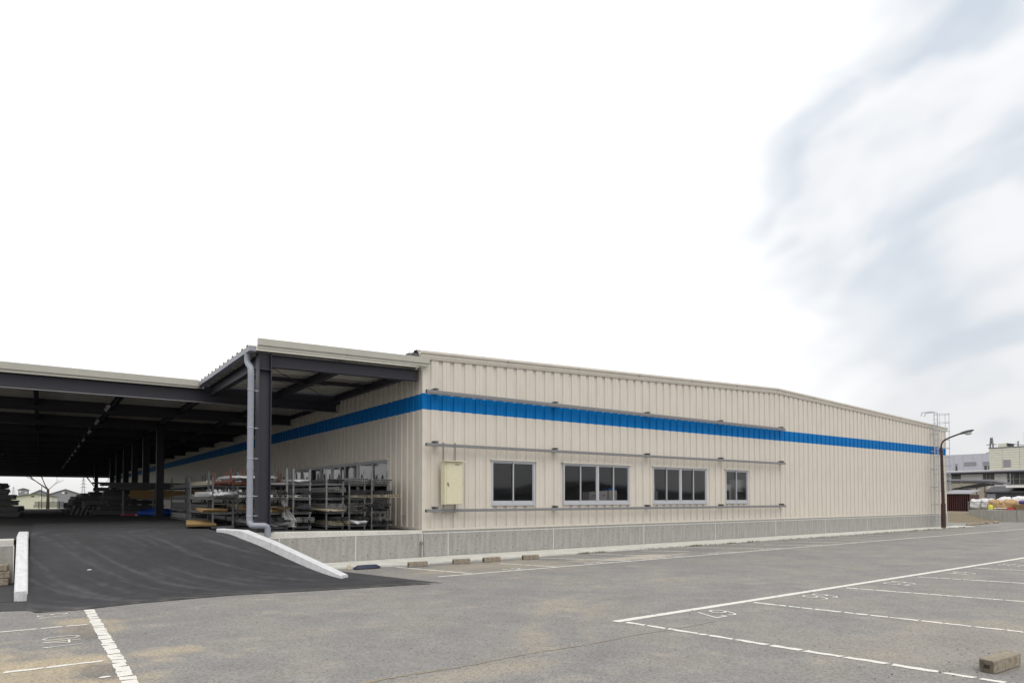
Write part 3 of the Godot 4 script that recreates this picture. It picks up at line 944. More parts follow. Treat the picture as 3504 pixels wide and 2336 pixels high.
func make_warehouse() -> void:
	var wh := node("warehouse", self, Vector3.ZERO)
	tag(wh, "long beige ribbed metal warehouse with a blue stripe on a concrete base", "warehouse")
	var X := Vector3(1, 0, 0)
	var Zo := Vector3(0, 0, 1)
	var front := node("front_wall", wh)
	var side := node("side_wall", wh)
	var holes := [[2.3, 3.93, 1.48, 2.8], [5.1, 8.14, 1.48, 2.8], [9.33, 12.38, 1.48, 2.8], [13.55, 15.05, 1.48, 2.8]]
	for i in 92:
		var s := i * PITCH
		put_panel(s, holes, X, Zo, front)
		commit(panel(s, PITCH, STB, STT, [], Vector3.ZERO, X, Zo), "stripe_panel", M.blue, front)
		commit(panel(s, PITCH, STT, func(q): return gable(q) + 0.03, [], Vector3.ZERO, X, Zo), "wall_panel", M.beige, front)
	# side wall towards the covered dock; s runs back from the corner
	var B := Vector3(0, 0, -1)
	var Xo := Vector3(-1, 0, 0)
	var sh := [[2.28, 11.8, 1.5, 2.84], [20.0, 30.0, 1.5, 2.84], [36.0, 46.0, 1.5, 2.84], [52.0, 62.0, 1.5, 2.84]]
	var n_side := 34
	var rest_lo := begin()
	var rest_mid := begin()
	var rest_up := begin()
	var i := 0
	while i * PITCH < -DEEP - 0.2:
		var s := i * PITCH
		# s is mirrored so that quads face outwards
		var lo := panel(s, PITCH, SB, STB, sh, Vector3.ZERO, B, Xo)
		var md := panel(s, PITCH, STB, STT, [], Vector3.ZERO, B, Xo)
		var up := panel(s, PITCH, STT, 5.6, [], Vector3.ZERO, B, Xo)
		if i < n_side:
			put_panel(s, sh, B, Xo, side)
			commit(md, "stripe_panel", M.blue, side)
			commit(up, "wall_panel", M.beige, side)
		else:
			rest_lo.append_from(lo.commit(), 0, Transform3D())
			rest_mid.append_from(md.commit(), 0, Transform3D())
			rest_up.append_from(up.commit(), 0, Transform3D())
		i += 1
	for r in [[rest_lo, M.beige], [rest_mid, M.blue], [rest_up, M.beige]]:
		commit(r[0], "cladding", r[1], side).set_meta("kind", "stuff")
	# plain far walls, liner and roof close the volume
	var far := begin()
	span(far, Vector3(0.1, 0, DEEP - 0.1), Vector3(FRONT_LEN, 5.7, DEEP))
	span(far, Vector3(FRONT_LEN - 0.12, 0.0, DEEP), Vector3(FRONT_LEN - 0.04, 5.7, -0.06))
	commit(far, "back_wall", M.beige_trim, wh)
	for e in [0, 1]:
		var rf := begin()
		var h := FRONT_LEN * 0.5
		var x0 := -0.12 if e == 0 else h
		var x1 := h if e == 0 else FRONT_LEN + 0.12
		var y0 := 5.74 if e == 0 else 6.37
		var y1 := 6.37 if e == 0 else 5.74
		for k in int(-DEEP / 0.5):
			var z := -0.1 - k * 0.5
			sweep(rf, [Vector2(0, 0), Vector2(0.09, 0.1), Vector2(0.24, 0.1), Vector2(0.33, 0), Vector2(0.5, 0)], [[Vector3(x0, y0, z), Vector3(0, 0, -1), Vector3.UP], [Vector3(x1, y1, z), Vector3(0, 0, -1), Vector3.UP]], false)
		commit(rf, "roof", M.grey_roof, wh)
	# verge trim in lengths, two steps
	for e in [0, 1]:
		for k in 6:
			var a := (k / 6.0) * FRONT_LEN * 0.5
			var b := ((k + 1) / 6.0) * FRONT_LEN * 0.5 - 0.006
			if k == 0: a = -0.1
			var xa := a if e == 0 else FRONT_LEN - b
			var xb := b if e == 0 else FRONT_LEN - a
			var st := begin()
			var prof := [Vector2(-0.1, 0.0), Vector2(-0.1, 0.23), Vector2(0.1, 0.23), Vector2(0.1, 0.165), Vector2(0.05, 0.15), Vector2(0.05, 0.095), Vector2(0.065, 0.085), Vector2(0.03, 0.0)]
			sweep(st, prof, [[Vector3(xb, gable(xb), 0), Vector3(0, 0, 1), Vector3.UP], [Vector3(xa, gable(xa), 0), Vector3(0, 0, 1), Vector3.UP]])
			commit(st, "verge_trim", M.beige_trim, wh)
	var eg := begin()
	for k in 5:
		box(eg, Vector3(-0.19 - 0.02 * (k % 2), 5.66 + 0.05 * (k % 2), -0.15 - 0.25 * k), Vector3(0.12, 0.1, 0.14))
	span(eg, Vector3(-0.3, 5.58, -3.0), Vector3(-0.12, 5.72, -0.1))
	commit(eg, "eaves_gutter", M.galv_dark, wh)
	# corner and foot trims
	var ct := begin()
	span(ct, Vector3(-0.03, SB - 0.01, -0.09), Vector3(0.004, 5.57, 0.004))
	span(ct, Vector3(0.004, SB - 0.01, -0.03), Vector3(0.1, 5.57, 0.004))
	var ct2 := begin()
	span(ct2, Vector3(FRONT_LEN - 0.08, SB - 0.01, -0.1), Vector3(FRONT_LEN + 0.012, 5.57, 0.006))
	commit(ct2, "corner_trim", M.beige_trim, wh)
	commit(ct, "corner_trim", M.beige_trim, wh)
	var cs := begin()
	span(cs, Vector3(-0.033, STB, -0.092), Vector3(0.006, STT, 0.007))
	span(cs, Vector3(0.006, STB, -0.03), Vector3(0.1, STT, 0.007))
	var cs2 := begin()
	span(cs2, Vector3(FRONT_LEN - 0.082, STB, -0.1), Vector3(FRONT_LEN + 0.015, STT, 0.009))
	commit(cs2, "corner_stripe", M.blue, wh)
	commit(cs, "corner_stripe", M.blue, wh)
	var ft := begin()
	span(ft, Vector3(0.0, SB - 0.012, -0.05), Vector3(FRONT_LEN, SB + 0.045, 0.014))
	commit(ft, "drip_trim", M.beige_trim, wh)
	var ft2 := begin()
	span(ft2, Vector3(-0.014, SB + 0.01, DEEP), Vector3(0.05, SB + 0.075, -0.1))
	commit(ft2, "drip_trim", M.beige_trim, wh)
	# foundation
	var fd := node("foundation", wh)
	wall_run(fd, [0.012, 0.81, 4.69, 8.85, 12.9, 17.0, 21.0, 25.0, 29.0, 32.0, FRONT_LEN + 0.1], 0.69)
	var tb := begin()
	span(tb, Vector3(0.0, 0.697, -0.25), Vector3(FRONT_LEN + 0.1, SB - 0.013, -0.002))
	commit(tb, "top_band", M.concrete, fd)
	var fs := begin()
	span(fs, Vector3(0.02, -0.2, DEEP), Vector3(0.3, SB, -0.26))
	span(fs, Vector3(FRONT_LEN - 0.2, -0.2, DEEP), Vector3(FRONT_LEN + 0.1, SB, -0.26))
	commit(fs, "footing", M.concrete, fd)
	# windows
	for k in 4:
		var h: Array = holes[k]
		var n := 4 if h[1] - h[0] > 2.5 else 2
		window(wh, Vector3.ZERO, X, Zo, h[0], h[1], h[2], h[3], n, 2 if n == 4 else 1)
	for h in sh:
		var s: float = h[0]
		for k in 4:
			var wd: float = (h[1] - h[0]) / 4.0
			window(wh, Vector3.ZERO, B, Xo, s + k * wd, s + (k + 1) * wd - 0.002, h[2], h[3], 2, 1)
	# floor and rooms behind the glass
	var fl := begin()
	span(fl, Vector3(0.3, 0.6, DEEP), Vector3(FRONT_LEN - 0.2, 0.78, -0.26))
	commit(fl, "inner_floor", M.grey_mid, wh)
	var rm := begin()
	span(rm, Vector3(0.3, 0.78, -14.1), Vector3(18.0, 5.4, -14.0))
	span(rm, Vector3(17.9, 0.78, -14.0), Vector3(18.0, 5.4, -0.12))
	span(rm, Vector3(0.3, 3.3, -14.0), Vector3(17.9, 3.4, -0.12))
	commit(rm, "partition", M.grey_mid, wh)
	# cable rails across the front
	for r in [[4.60, 0.085], [3.125, 0.075], [1.29, 0.075]]:
		var st := begin()
		bevel_bar(st, Vector3(-0.02, r[0] + 0.03, 0.2), Vector3(17.45, r[0] + 0.03, 0.2), 0.08, r[1] + 0.008, 0.005)
		if r[0] > 4.0:
			span(st, Vector3(-0.02, r[0] - 0.035, 0.195), Vector3(17.45, r[0] - 0.012, 0.23))
		var rail := commit(st, "mounting_rail", M.galv, wh)
		for bx in [0.33, 4.68, 8.95, 13.15, 17.33]:
			var bs := begin()
			box(bs, Vector3(bx, r[0] + 0.095, 0.1), Vector3(0.075, 0.07, 0.2))
			box(bs, Vector3(bx, r[0] + 0.136, 0.1), Vector3(0.14, 0.008, 0.21))
			commit(bs, "bracket", M.galv_dark, rail)
	# conduit outlet low at the corner joint
	var po := begin()
	tube(po, [Vector3(-0.09, 0.04, 0.05), Vector3(-0.09, 0.36, 0.05)], 0.02, 8)
	box(po, Vector3(-0.07, 0.42, 0.035), Vector3(0.06, 0.09, 0.06))
	commit(po, "conduit", M.galv, wh)
	var tp := begin()
	tube(tp, [Vector3(-0.04, 1.18, -1.0), Vector3(-0.14, 1.18, -1.0), Vector3(-0.14, 1.1, -1.0)], 0.018, 8)
	commit(tp, "tap", M.galv, wh)

func make_cabinet() -> void:
	var c := node("electrical_cabinet", self, Vector3(0.75, 1.49, 0.3))
	tag(c, "tall cream electrical cabinet hung on the steel rails", "cabinet")
	var st := begin()
	box(st, Vector3(0, 0.6, 0.0), Vector3(0.58, 1.2, 0.2))
	commit(st, "body", M.cabinet, c)
	var dr := begin()
	bevel_bar(dr, Vector3(0.02, 0.012, 0.112), Vector3(0.02, 1.19, 0.112), 0.018, 0.51, 0.003, Vector3.RIGHT)
	commit(dr, "door", M.cabinet, c)
	var rf := begin()
	box(rf, Vector3(0, 1.213, 0.03), Vector3(0.65, 0.026, 0.32))
	commit(rf, "rain_hood", M.cabinet, c)
	var hd := begin()
	box(hd, Vector3(-0.2, 0.58, 0.13), Vector3(0.03, 0.07, 0.016))
	tube(hd, [Vector3(-0.19, 0.58, 0.135), Vector3(-0.175, 0.5, 0.15)], 0.008, 6)
	commit(hd, "handle", M.galv_dark, c)
	var np := begin()
	box(np, Vector3(0.11, 1.12, 0.123), Vector3(0.15, 0.022, 0.004))
	commit(np, "name_plate", M.galv_dark, c)
	for x in [-0.24, 0.14]:
		var ch := begin()
		box(ch, Vector3(x, 0.75, -0.055), Vector3(0.035, 1.98, 0.03))
		commit(ch, "mounting_channel", M.galv, c)

func make_ladder() -> void:
	var o := Vector3(32.52, 0.0, 0.22)
	var l := node("caged_ladder", self, o)
	tag(l, "galvanised caged ladder fixed up the warehouse front to the roof", "ladder")
	var hw := 0.22
	for e in [-1, 1]:
		var st := begin()
		tube(st, [Vector3(e * hw, 0.3, 0), Vector3(e * hw, 6.5, 0), Vector3(e * hw, 6.55, -0.06), Vector3(e * hw, 6.55, -0.62), Vector3(e * hw, 6.35, -0.68)], 0.026, 8)
		commit(st, "stringer", M.alu, l)
	for i in 22:
		var st := begin()
		tube(st, [Vector3(-hw, 0.5 + i * 0.28, 0), Vector3(hw, 0.5 + i * 0.28, 0)], 0.011, 6)
		commit(st, "rung", M.alu, l)
	for i in 10:
		var st := begin()
		var y := 2.05 + i * 0.48
		tube(st, [Vector3(-hw, y, 0), Vector3(-0.36, y, 0.2)], 0.014, 6)
		tube(st, [Vector3(hw, y, 0), Vector3(0.36, y, 0.2)], 0.014, 6)
		ring(st, Vector3(0, y, 0.3), 0.37, -0.28, PI + 0.28, Vector3.RIGHT, Vector3(0, 0, 1), 0.014, 16)
		commit(st, "cage_hoop", M.alu, l)
	for a in [0.1, 0.8, PI * 0.5, PI - 0.8, PI - 0.1]:
		var st := begin()
		var p := Vector3(cos(a) * 0.37, 0, 0.3 + sin(a) * 0.37)
		tube(st, [p + Vector3(0, 2.05, 0), p + Vector3(0, 6.37, 0)], 0.011, 6)
		commit(st, "cage_bar", M.alu, l)
	for y in [0.35, 1.3, 2.3, 3.3, 4.3, 5.3]:
		for e in [-1, 1]:
			var st := begin()
			box(st, Vector3(e * (hw + 0.06), y, -0.1), Vector3(0.13, 0.04, 0.02))
			box(st, Vector3(e * hw, y, -0.1), Vector3(0.03, 0.05, 0.2))
			commit(st, "stay", M.alu, l)

func make_lamp() -> void:
	var l := node("street_lamp", self, Vector3(31.75, 0.0, 0.82))
	tag(l, "dark red street lamp with a curved arm near the caged ladder", "street lamp")
	var b := begin()
	tube(b, [Vector3(0, -0.05, 0), Vector3(0, 1.33, 0), Vector3(0, 1.38, 0)], [0.115, 0.115, 0.085], 14)
	commit(b, "base_sleeve", M.rust_red, l)
	var p := begin()
	tube(p, [Vector3(0, 1.36, 0), Vector3(-0.02, 4.2, -0.03), Vector3(-0.02, 4.42, -0.05), Vector3(-0.02, 4.44, -0.05)], [0.085, 0.07, 0.068, 0.05], 14)
	commit(p, "pole", M.rust_red, l)
	var a := begin()
	tube(a, [Vector3(-0.02, 4.4, -0.05), Vector3(-0.02, 4.6, -0.04), Vector3(-0.02, 4.74, 0.02), Vector3(-0.02, 4.86, 0.14), Vector3(-0.02, 4.95, 0.32), Vector3(-0.02, 5.05, 0.6), Vector3(-0.02, 5.17, 0.96), Vector3(-0.02, 5.18, 1.0)], 0.042, 10)
	commit(a, "arm", M.rust_red, l)
	var h := begin()
	sweep_lamp(h)
	var hd := commit(soft(h), "lamp_head", M.galv_dark, l)
	var g := begin()
	blob(g, Vector3(-0.02, 5.14, 1.26), Vector3(0.1, 0.1, 0.18), noise(1, 0.1), 0.0, 1.0, 2.0, 14, 8)
	commit(soft(g), "diffuser", M.film, hd)

func sweep_lamp(st: SurfaceTool) -> void:
	# slim tapered housing
	var secs := [[0.86, 0.05, 0.05, 5.14], [1.0, 0.09, 0.075, 5.18], [1.2, 0.13, 0.085, 5.22], [1.42, 0.12, 0.06, 5.27], [1.52, 0.06, 0.03, 5.29]]
	var rows := []
	for s in secs:
		var row := []
		for j in 12:
			var an := TAU * j / 12.0
			row.append(Vector3(-0.02 + cos(an) * s[1], s[3] + sin(an) * s[2], s[0]))
		rows.append(row)
	st.set_smooth_group(0)
	for i in rows.size() - 1:
		for j in 12:
			var k := (j + 1) % 12
			for p in [rows[i][j], rows[i + 1][k], rows[i + 1][j], rows[i][j], rows[i][k], rows[i + 1][k]]:
				st.add_vertex(p)
	for e in [0, rows.size() - 1]:
		for j in range(1, 11):
			for p in ([rows[e][0], rows[e][j], rows[e][j + 1]] if e == 0 else [rows[e][0], rows[e][j + 1], rows[e][j]]):
				st.add_vertex(p)

# ------------------------------------------------------------------ canopies
func deck_sheet(x0: float, x1: float, y0: float, y1: float, z: float, n: int) -> SurfaceTool:
	# folded roof sheets, ribs along x, pitch 0.5 m
	var st := begin()
	for k in n:
		var zz := z - k * 0.5
		sweep(st, [Vector2(0, 0), Vector2(0.07, 0.13), Vector2(0.2, 0.13), Vector2(0.27, 0), Vector2(0.5, 0)], [[Vector3(x0, y0, zz), Vector3(0, 0, -1), Vector3.UP], [Vector3(x1, y1, zz), Vector3(0, 0, -1), Vector3.UP]], false)
	return st

func make_canopy() -> void:
	var c := node("dock_canopy", self, Vector3(-4.27, 0.865, -0.17))
	tag(c, "dark steel dock canopy with folded metal roof, corner column and pale fascia", "canopy")
	var o := -c.position
	var put := func(st: SurfaceTool, called: String, m: Material) -> MeshInstance3D:
		var r := commit(st, called, m, c)
		r.position = o
		return r
	# corner bay roof, each fold a sheet
	for k in 12:
		put.call(deck_sheet(-4.65, -0.04, 5.235, 5.33, -0.12 - 0.5 * k, 1), "roof_sheet", M.deck)
	# long roof
	var far_n := int((-DEEP - 6.2) / 0.5)
	for k in 24:
		put.call(deck_sheet(-17.0, -0.05, 5.06, 5.14, -6.2 - 0.5 * k, 1), "roof_sheet", M.deck)
	put.call(deck_sheet(-17.0, -0.05, 5.06, 5.14, -18.2, far_n - 24), "roof_sheet", M.deck).set_meta("kind", "stuff")
	# flashings closing the steps between roofs and wall
	var fl := begin()
	span(fl, Vector3(-4.5, 5.02, -6.19), Vector3(-0.04, 5.42, -6.16))
	put.call(fl, "flashing", M.steel)
	var fl2 := begin()
	span(fl2, Vector3(-0.13, 5.0, DEEP), Vector3(-0.045, 5.4, -6.2))
	put.call(fl2, "flashing", M.steel)
	# fascias
	var fp := [Vector2(-0.05, 0.0), Vector2(-0.05, 0.245), Vector2(0.045, 0.245), Vector2(0.045, 0.085), Vector2(0.015, 0.08), Vector2(0.015, 0.0)]
	var segs := [-4.5, -2.3, -0.1, 0.14]
	for k in 2:
		var st := begin()
		var xa: float = segs[k]
		var xb: float = segs[k + 1] if k == 0 else 0.1
		sweep(st, fp, [[Vector3(xb - 0.004, 5.325 + 0.022 * xb, 0.14), Vector3(0, 0, 1), Vector3.UP], [Vector3(xa, 5.325 + 0.022 * xa, 0.14), Vector3(0, 0, 1), Vector3.UP]])
		put.call(st, "fascia", M.fascia)
	var x := -4.66
	while x > -17.0:
		var st := begin()
		var xa := maxf(x - 3.2, -17.0)
		sweep(st, [Vector2(-0.05, 0.0), Vector2(-0.05, 0.22), Vector2(0.04, 0.22), Vector2(0.04, 0.03), Vector2(0.015, 0.025), Vector2(0.015, 0.0)], [[Vector3(x, 5.13, -6.05), Vector3(0, 0, 1), Vector3.UP], [Vector3(xa + 0.005, 5.13, -6.05), Vector3(0, 0, 1), Vector3.UP]])
		put.call(st, "fascia", M.fascia)
		x = xa
	# gutter of the corner bay
	var gs := begin()
	var gp := [Vector2(-0.08, 0.0), Vector2(-0.085, 0.115), Vector2(-0.08, 0.115), Vector2(-0.074, 0.006), Vector2(0.074, 0.006), Vector2(0.074, 0.115), Vector2(0.08, 0.115), Vector2(0.08, 0.0)]
	sweep(gs, gp, [[Vector3(-4.6, 5.17, -6.5), Vector3(1, 0, 0), Vector3.UP], [Vector3(-4.6, 5.17, 0.085), Vector3(1, 0, 0), Vector3.UP]])
	span(gs, Vector3(-4.68, 5.17, 0.08), Vector3(-4.52, 5.285, 0.088))
	put.call(gs, "gutter", M.gutter)
	# downpipe with straps and outlet
	var dp := begin()
	tube(dp, [Vector3(-4.62, 5.2, -0.32), Vector3(-4.62, 5.0, -0.32), Vector3(-4.62, 4.93, -0.27), Vector3(-4.6, 4.8, -0.1), Vector3(-4.6, 4.72, -0.06), Vector3(-4.6, 4.6, -0.05), Vector3(-4.6, 1.15, -0.05), Vector3(-4.6, 1.08, -0.03), Vector3(-4.57, 1.03, 0.02), Vector3(-4.52, 1.02, 0.06), Vector3(-4.3, 1.015, 0.12), Vector3(-4.25, 0.99, 0.13), Vector3(-4.23, 0.93, 0.13), Vector3(-4.23, 0.76, 0.13)], 0.073, 14)
	var dpo: MeshInstance3D = put.call(dp, "downpipe", M.pipe)
	for y in [4.25, 3.35, 2.62, 1.72, 1.25]:
		var s := begin()
		ring(s, Vector3(-4.6, y, -0.05), 0.078, 0, TAU, Vector3.RIGHT, Vector3(0, 0, 1), 0.008, 16)
		box(s, Vector3(-4.46, y, -0.08), Vector3(0.14, 0.016, 0.02))
		commit(s, "pipe_strap", M.alu, dpo)
	var so := begin()
	tube(so, [Vector3(-4.6, 2.5, -0.05), Vector3(-4.6, 2.35, -0.05)], 0.08, 14)
	commit(so, "socket", M.pipe, dpo)
	# columns
	var col := func(p: Vector3, top: float, called := "column") -> void:
		var st := begin()
		hbeam(st, p, Vector3(p.x, top, p.z), 0.3, 0.3, 0.018, Vector3.RIGHT)
		box(st, p + Vector3(0, 0.012, 0), Vector3(0.44, 0.024, 0.44))
		box(st, Vector3(p.x, top - 0.42, p.z), Vector3(0.31, 0.016, 0.31))
		put.call(st, called, M.steel)
	col.call(Vector3(-4.27, 0.865, -0.19), 5.2)
	for k in 6:
		var z := -16.9 - 4.85 * k
		if z < DEEP: break
		col.call(Vector3(-4.3, dock_y(-4.3, z), z), 5.0)
	for k in 10:
		var z := -6.4 - 9.7 * k
		col.call(Vector3(-16.5, dock_y(-16.5, z), z), 5.0)
	for p in [Vector3(-4.3, 0, -58.2)]:
		col.call(Vector3(p.x, dock_y(p.x, p.z), p.z), 5.0)
	# beams of the corner bay
	var bm := func(a: Vector3, b: Vector3, h: float, w: float, called: String) -> void:
		var st := begin()
		hbeam(st, a, b, h, w, 0.014)
		put.call(st, called, M.steel)
	bm.call(Vector3(-4.12, 5.02, -0.19), Vector3(-0.1, 5.1, -0.19), 0.3, 0.2, "beam")
	bm.call(Vector3(-4.3, 5.02, -0.35), Vector3(-4.3, 5.02, -6.1), 0.3, 0.18, "beam")
	bm.call(Vector3(-2.25, 5.1, -0.3), Vector3(-2.25, 5.1, -6.1), 0.22, 0.15, "beam")
	bm.call(Vector3(-0.25, 5.16, -0.3), Vector3(-0.25, 5.16, -6.1), 0.2, 0.15, "beam")
	bm.call(Vector3(-4.2, 5.12, -3.2), Vector3(-0.3, 5.2, -3.2), 0.12, 0.08, "purlin")
	for e in [[Vector3(-4.2, 4.98, -0.4), Vector3(-2.3, 5.0, -3.1)], [Vector3(-2.2, 5.0, -3.1), Vector3(-0.3, 5.0, -0.4)], [Vector3(-2.2, 5.0, -3.2), Vector3(-0.3, 5.0, -6.0)], [Vector3(-4.2, 5.0, -6.0), Vector3(-2.3, 5.0, -3.3)]]:
		var st := begin()
		tube(st, e, 0.011, 6)
		put.call(st, "brace_rod", M.steel)
	# main frames across the long bay
	var z := -6.35
	var k2 := 0
	while z > DEEP:
		bm.call(Vector3(-17, 4.87, z), Vector3(-0.12, 4.93, z), 0.4, 0.2, "frame_beam")
		k2 += 1
		z -= 5.25 if k2 < 3 else 4.85
	# runners along the bay
	for xx in [-2.2, -4.4, -6.6, -8.8, -11.0, -13.2, -15.4]:
		bm.call(Vector3(xx, 4.95, -6.5), Vector3(xx, 4.95, DEEP), 0.2, 0.12, "runner_beam")
	# end fascia far away and a conduit under the first beam
	var ef := begin()
	span(ef, Vector3(-17, 4.62, DEEP - 0.06), Vector3(0, 5.3, DEEP))
	put.call(ef, "end_fascia", M.steel)
	var cd := begin()
	tube(cd, [Vector3(-24, 4.64, -6.2), Vector3(-0.1, 4.7, -6.2)], 0.016, 6)
	put.call(cd, "conduit", M.galv)
	# strip lights hung below the frames
	var lm := begin()
	box(lm, Vector3(0, 0.03, 0), Vector3(0.09, 0.05, 1.25))
	var lt := begin()
	tube(lt, [Vector3(0, -0.015, -0.6), Vector3(0, -0.015, 0.6)], 0.016, 8)
	var lmm := lm.commit()
	var ltm := lt.commit()
	for row in [[-6.9, "strip light hung under the canopy above the ramp aisle"], [-12.0, "strip light hung under the canopy beyond the stacked profiles"]]:
		for i in 12:
			var lz := -9.0 - 4.9 * i
			var t := node("strip_light", self, Vector3(row[0], 4.6, lz))
			tag(t, row[1] + ", %s from the ramp" % ORD[i], "light fitting", row[1].replace("strip light", "strip lights"))
			share(lmm, "housing", M.alu, t)
			share(ltm, "tube_lamp", M.white, t)
			var hg := begin()
			for e in [-0.5, 0.5]:
				tube(hg, [Vector3(0, 0.05, e), Vector3(0, 0.26, e)], 0.006, 4)
			commit(hg, "hanger", M.alu, t)

# ------------------------------------------------------------------ racks and goods
func rack(called: String, label: String, x0: float, x1: float, zf: float, zb: float, ys: Array, top: float, m: Material, group := "") -> void:
	var r := node(called, self, Vector3((x0 + x1) * 0.5, dock_y(x0, zf), (zf + zb) * 0.5))
	tag(r, label, "rack", group)
	var o := -r.position
	for x in [x0, x1]:
		for z in [zf, zb]:
			var st := begin()
			box(st, o + Vector3(x, (dock_y(x, z) + top) * 0.5, z), Vector3(0.042, top - dock_y(x, z), 0.042))
			tube(st, [o + Vector3(x, top, z), o + Vector3(x, top + 0.05, z)], [0.024, 0.01], 8)
			for y in ys:
				box(st, o + Vector3(x, y - 0.03, z), Vector3(0.075, 0.035, 0.075))
			commit(st, "post", m, r)
	for y in ys:
		for z in [zf, zb, (zf + zb) * 0.5]:
			var st := begin()
			box(st, o + Vector3((x0 + x1) * 0.5, y - 0.03, z), Vector3(x1 - x0 - 0.03, 0.06, 0.05))
			commit(st, "cross_beam", m, r)
		for x in [x0, x1]:
			var st := begin()
			box(st, o + Vector3(x, y - 0.03, (zf + zb) * 0.5), Vector3(0.035, 0.045, absf(zb - zf) - 0.08))
			commit(st, "side_rail", m, r)

func bars(label: String, at: Vector3, size: Vector3, nx: int, ny: int, m: Material, jitter := 0.1, round_ := false, group := "") -> void:
	# lengths of profile lying along z; at = middle of the bottom face
	var st := begin()
	var w := size.x / nx
	var h := size.y / ny
	for j in ny:
		for i in nx:
			var a := rng.randf_range(-jitter, jitter)
			var b := rng.randf_range(-jitter, jitter)
			var c := Vector3(-size.x * 0.5 + (i + 0.5) * w, (j + 0.5) * h, 0)
			if round_:
				tube(st, [c + Vector3(0, 0, -size.z * 0.5 + a), c + Vector3(0, 0, size.z * 0.5 + b)], minf(w, h) * 0.49, 8, false)
			else:
				var t := 0.12 * minf(w, h)
				var L := size.z + a - b
				var zc := (b + a) * 0.5
				box(st, c + Vector3(0, h * 0.5 - t, zc), Vector3(w * 0.94, t, L))
				box(st, c + Vector3(0, -h * 0.5 + t, zc), Vector3(w * 0.94, t, L))
				box(st, c + Vector3(w * 0.44, 0, zc), Vector3(t, h * 0.7, L))
				box(st, c + Vector3(-w * 0.44, 0, zc), Vector3(t, h * 0.7, L))
	var o := commit(st, "profile_bundle", m)
	o.position = at
	tag(o, label, "metal profiles", group)

func wrapped(label: String, at: Vector3, size: Vector3, m: Material, amp := 0.1, sd := 1, group := "") -> void:
	var st := begin()
	blob(st, Vector3(0, size.y * 0.5, 0), size * 0.5, noise(sd, 1.0, 3), amp, 7.0, 5.0, 40, 16, -0.92)
	var o := commit(soft(st), "wrapped_bundle", m)
	o.position = at
	tag(o, label, "wrapped goods", group)

func boards(label: String, at: Vector3, size: Vector3, n: int, m: Material, turn := 0.0, group := "") -> void:
	var r := node("carton_stack", self, at)
	r.rotation.y = turn
	tag(r, label, "cartons", group)
	for i in n:
		var st := begin()
		bevel_bar(st, Vector3(-size.x * 0.5 + rng.randf_range(-0.05, 0.05), size.y * (i + 0.5) / n, rng.randf_range(-0.02, 0.02)), Vector3(size.x * 0.5 + rng.randf_range(-0.05, 0.05), size.y * (i + 0.5) / n, rng.randf_range(-0.02, 0.02)), size.z, size.y / n * 0.95, 0.006)
		commit(st, "carton", m, r)

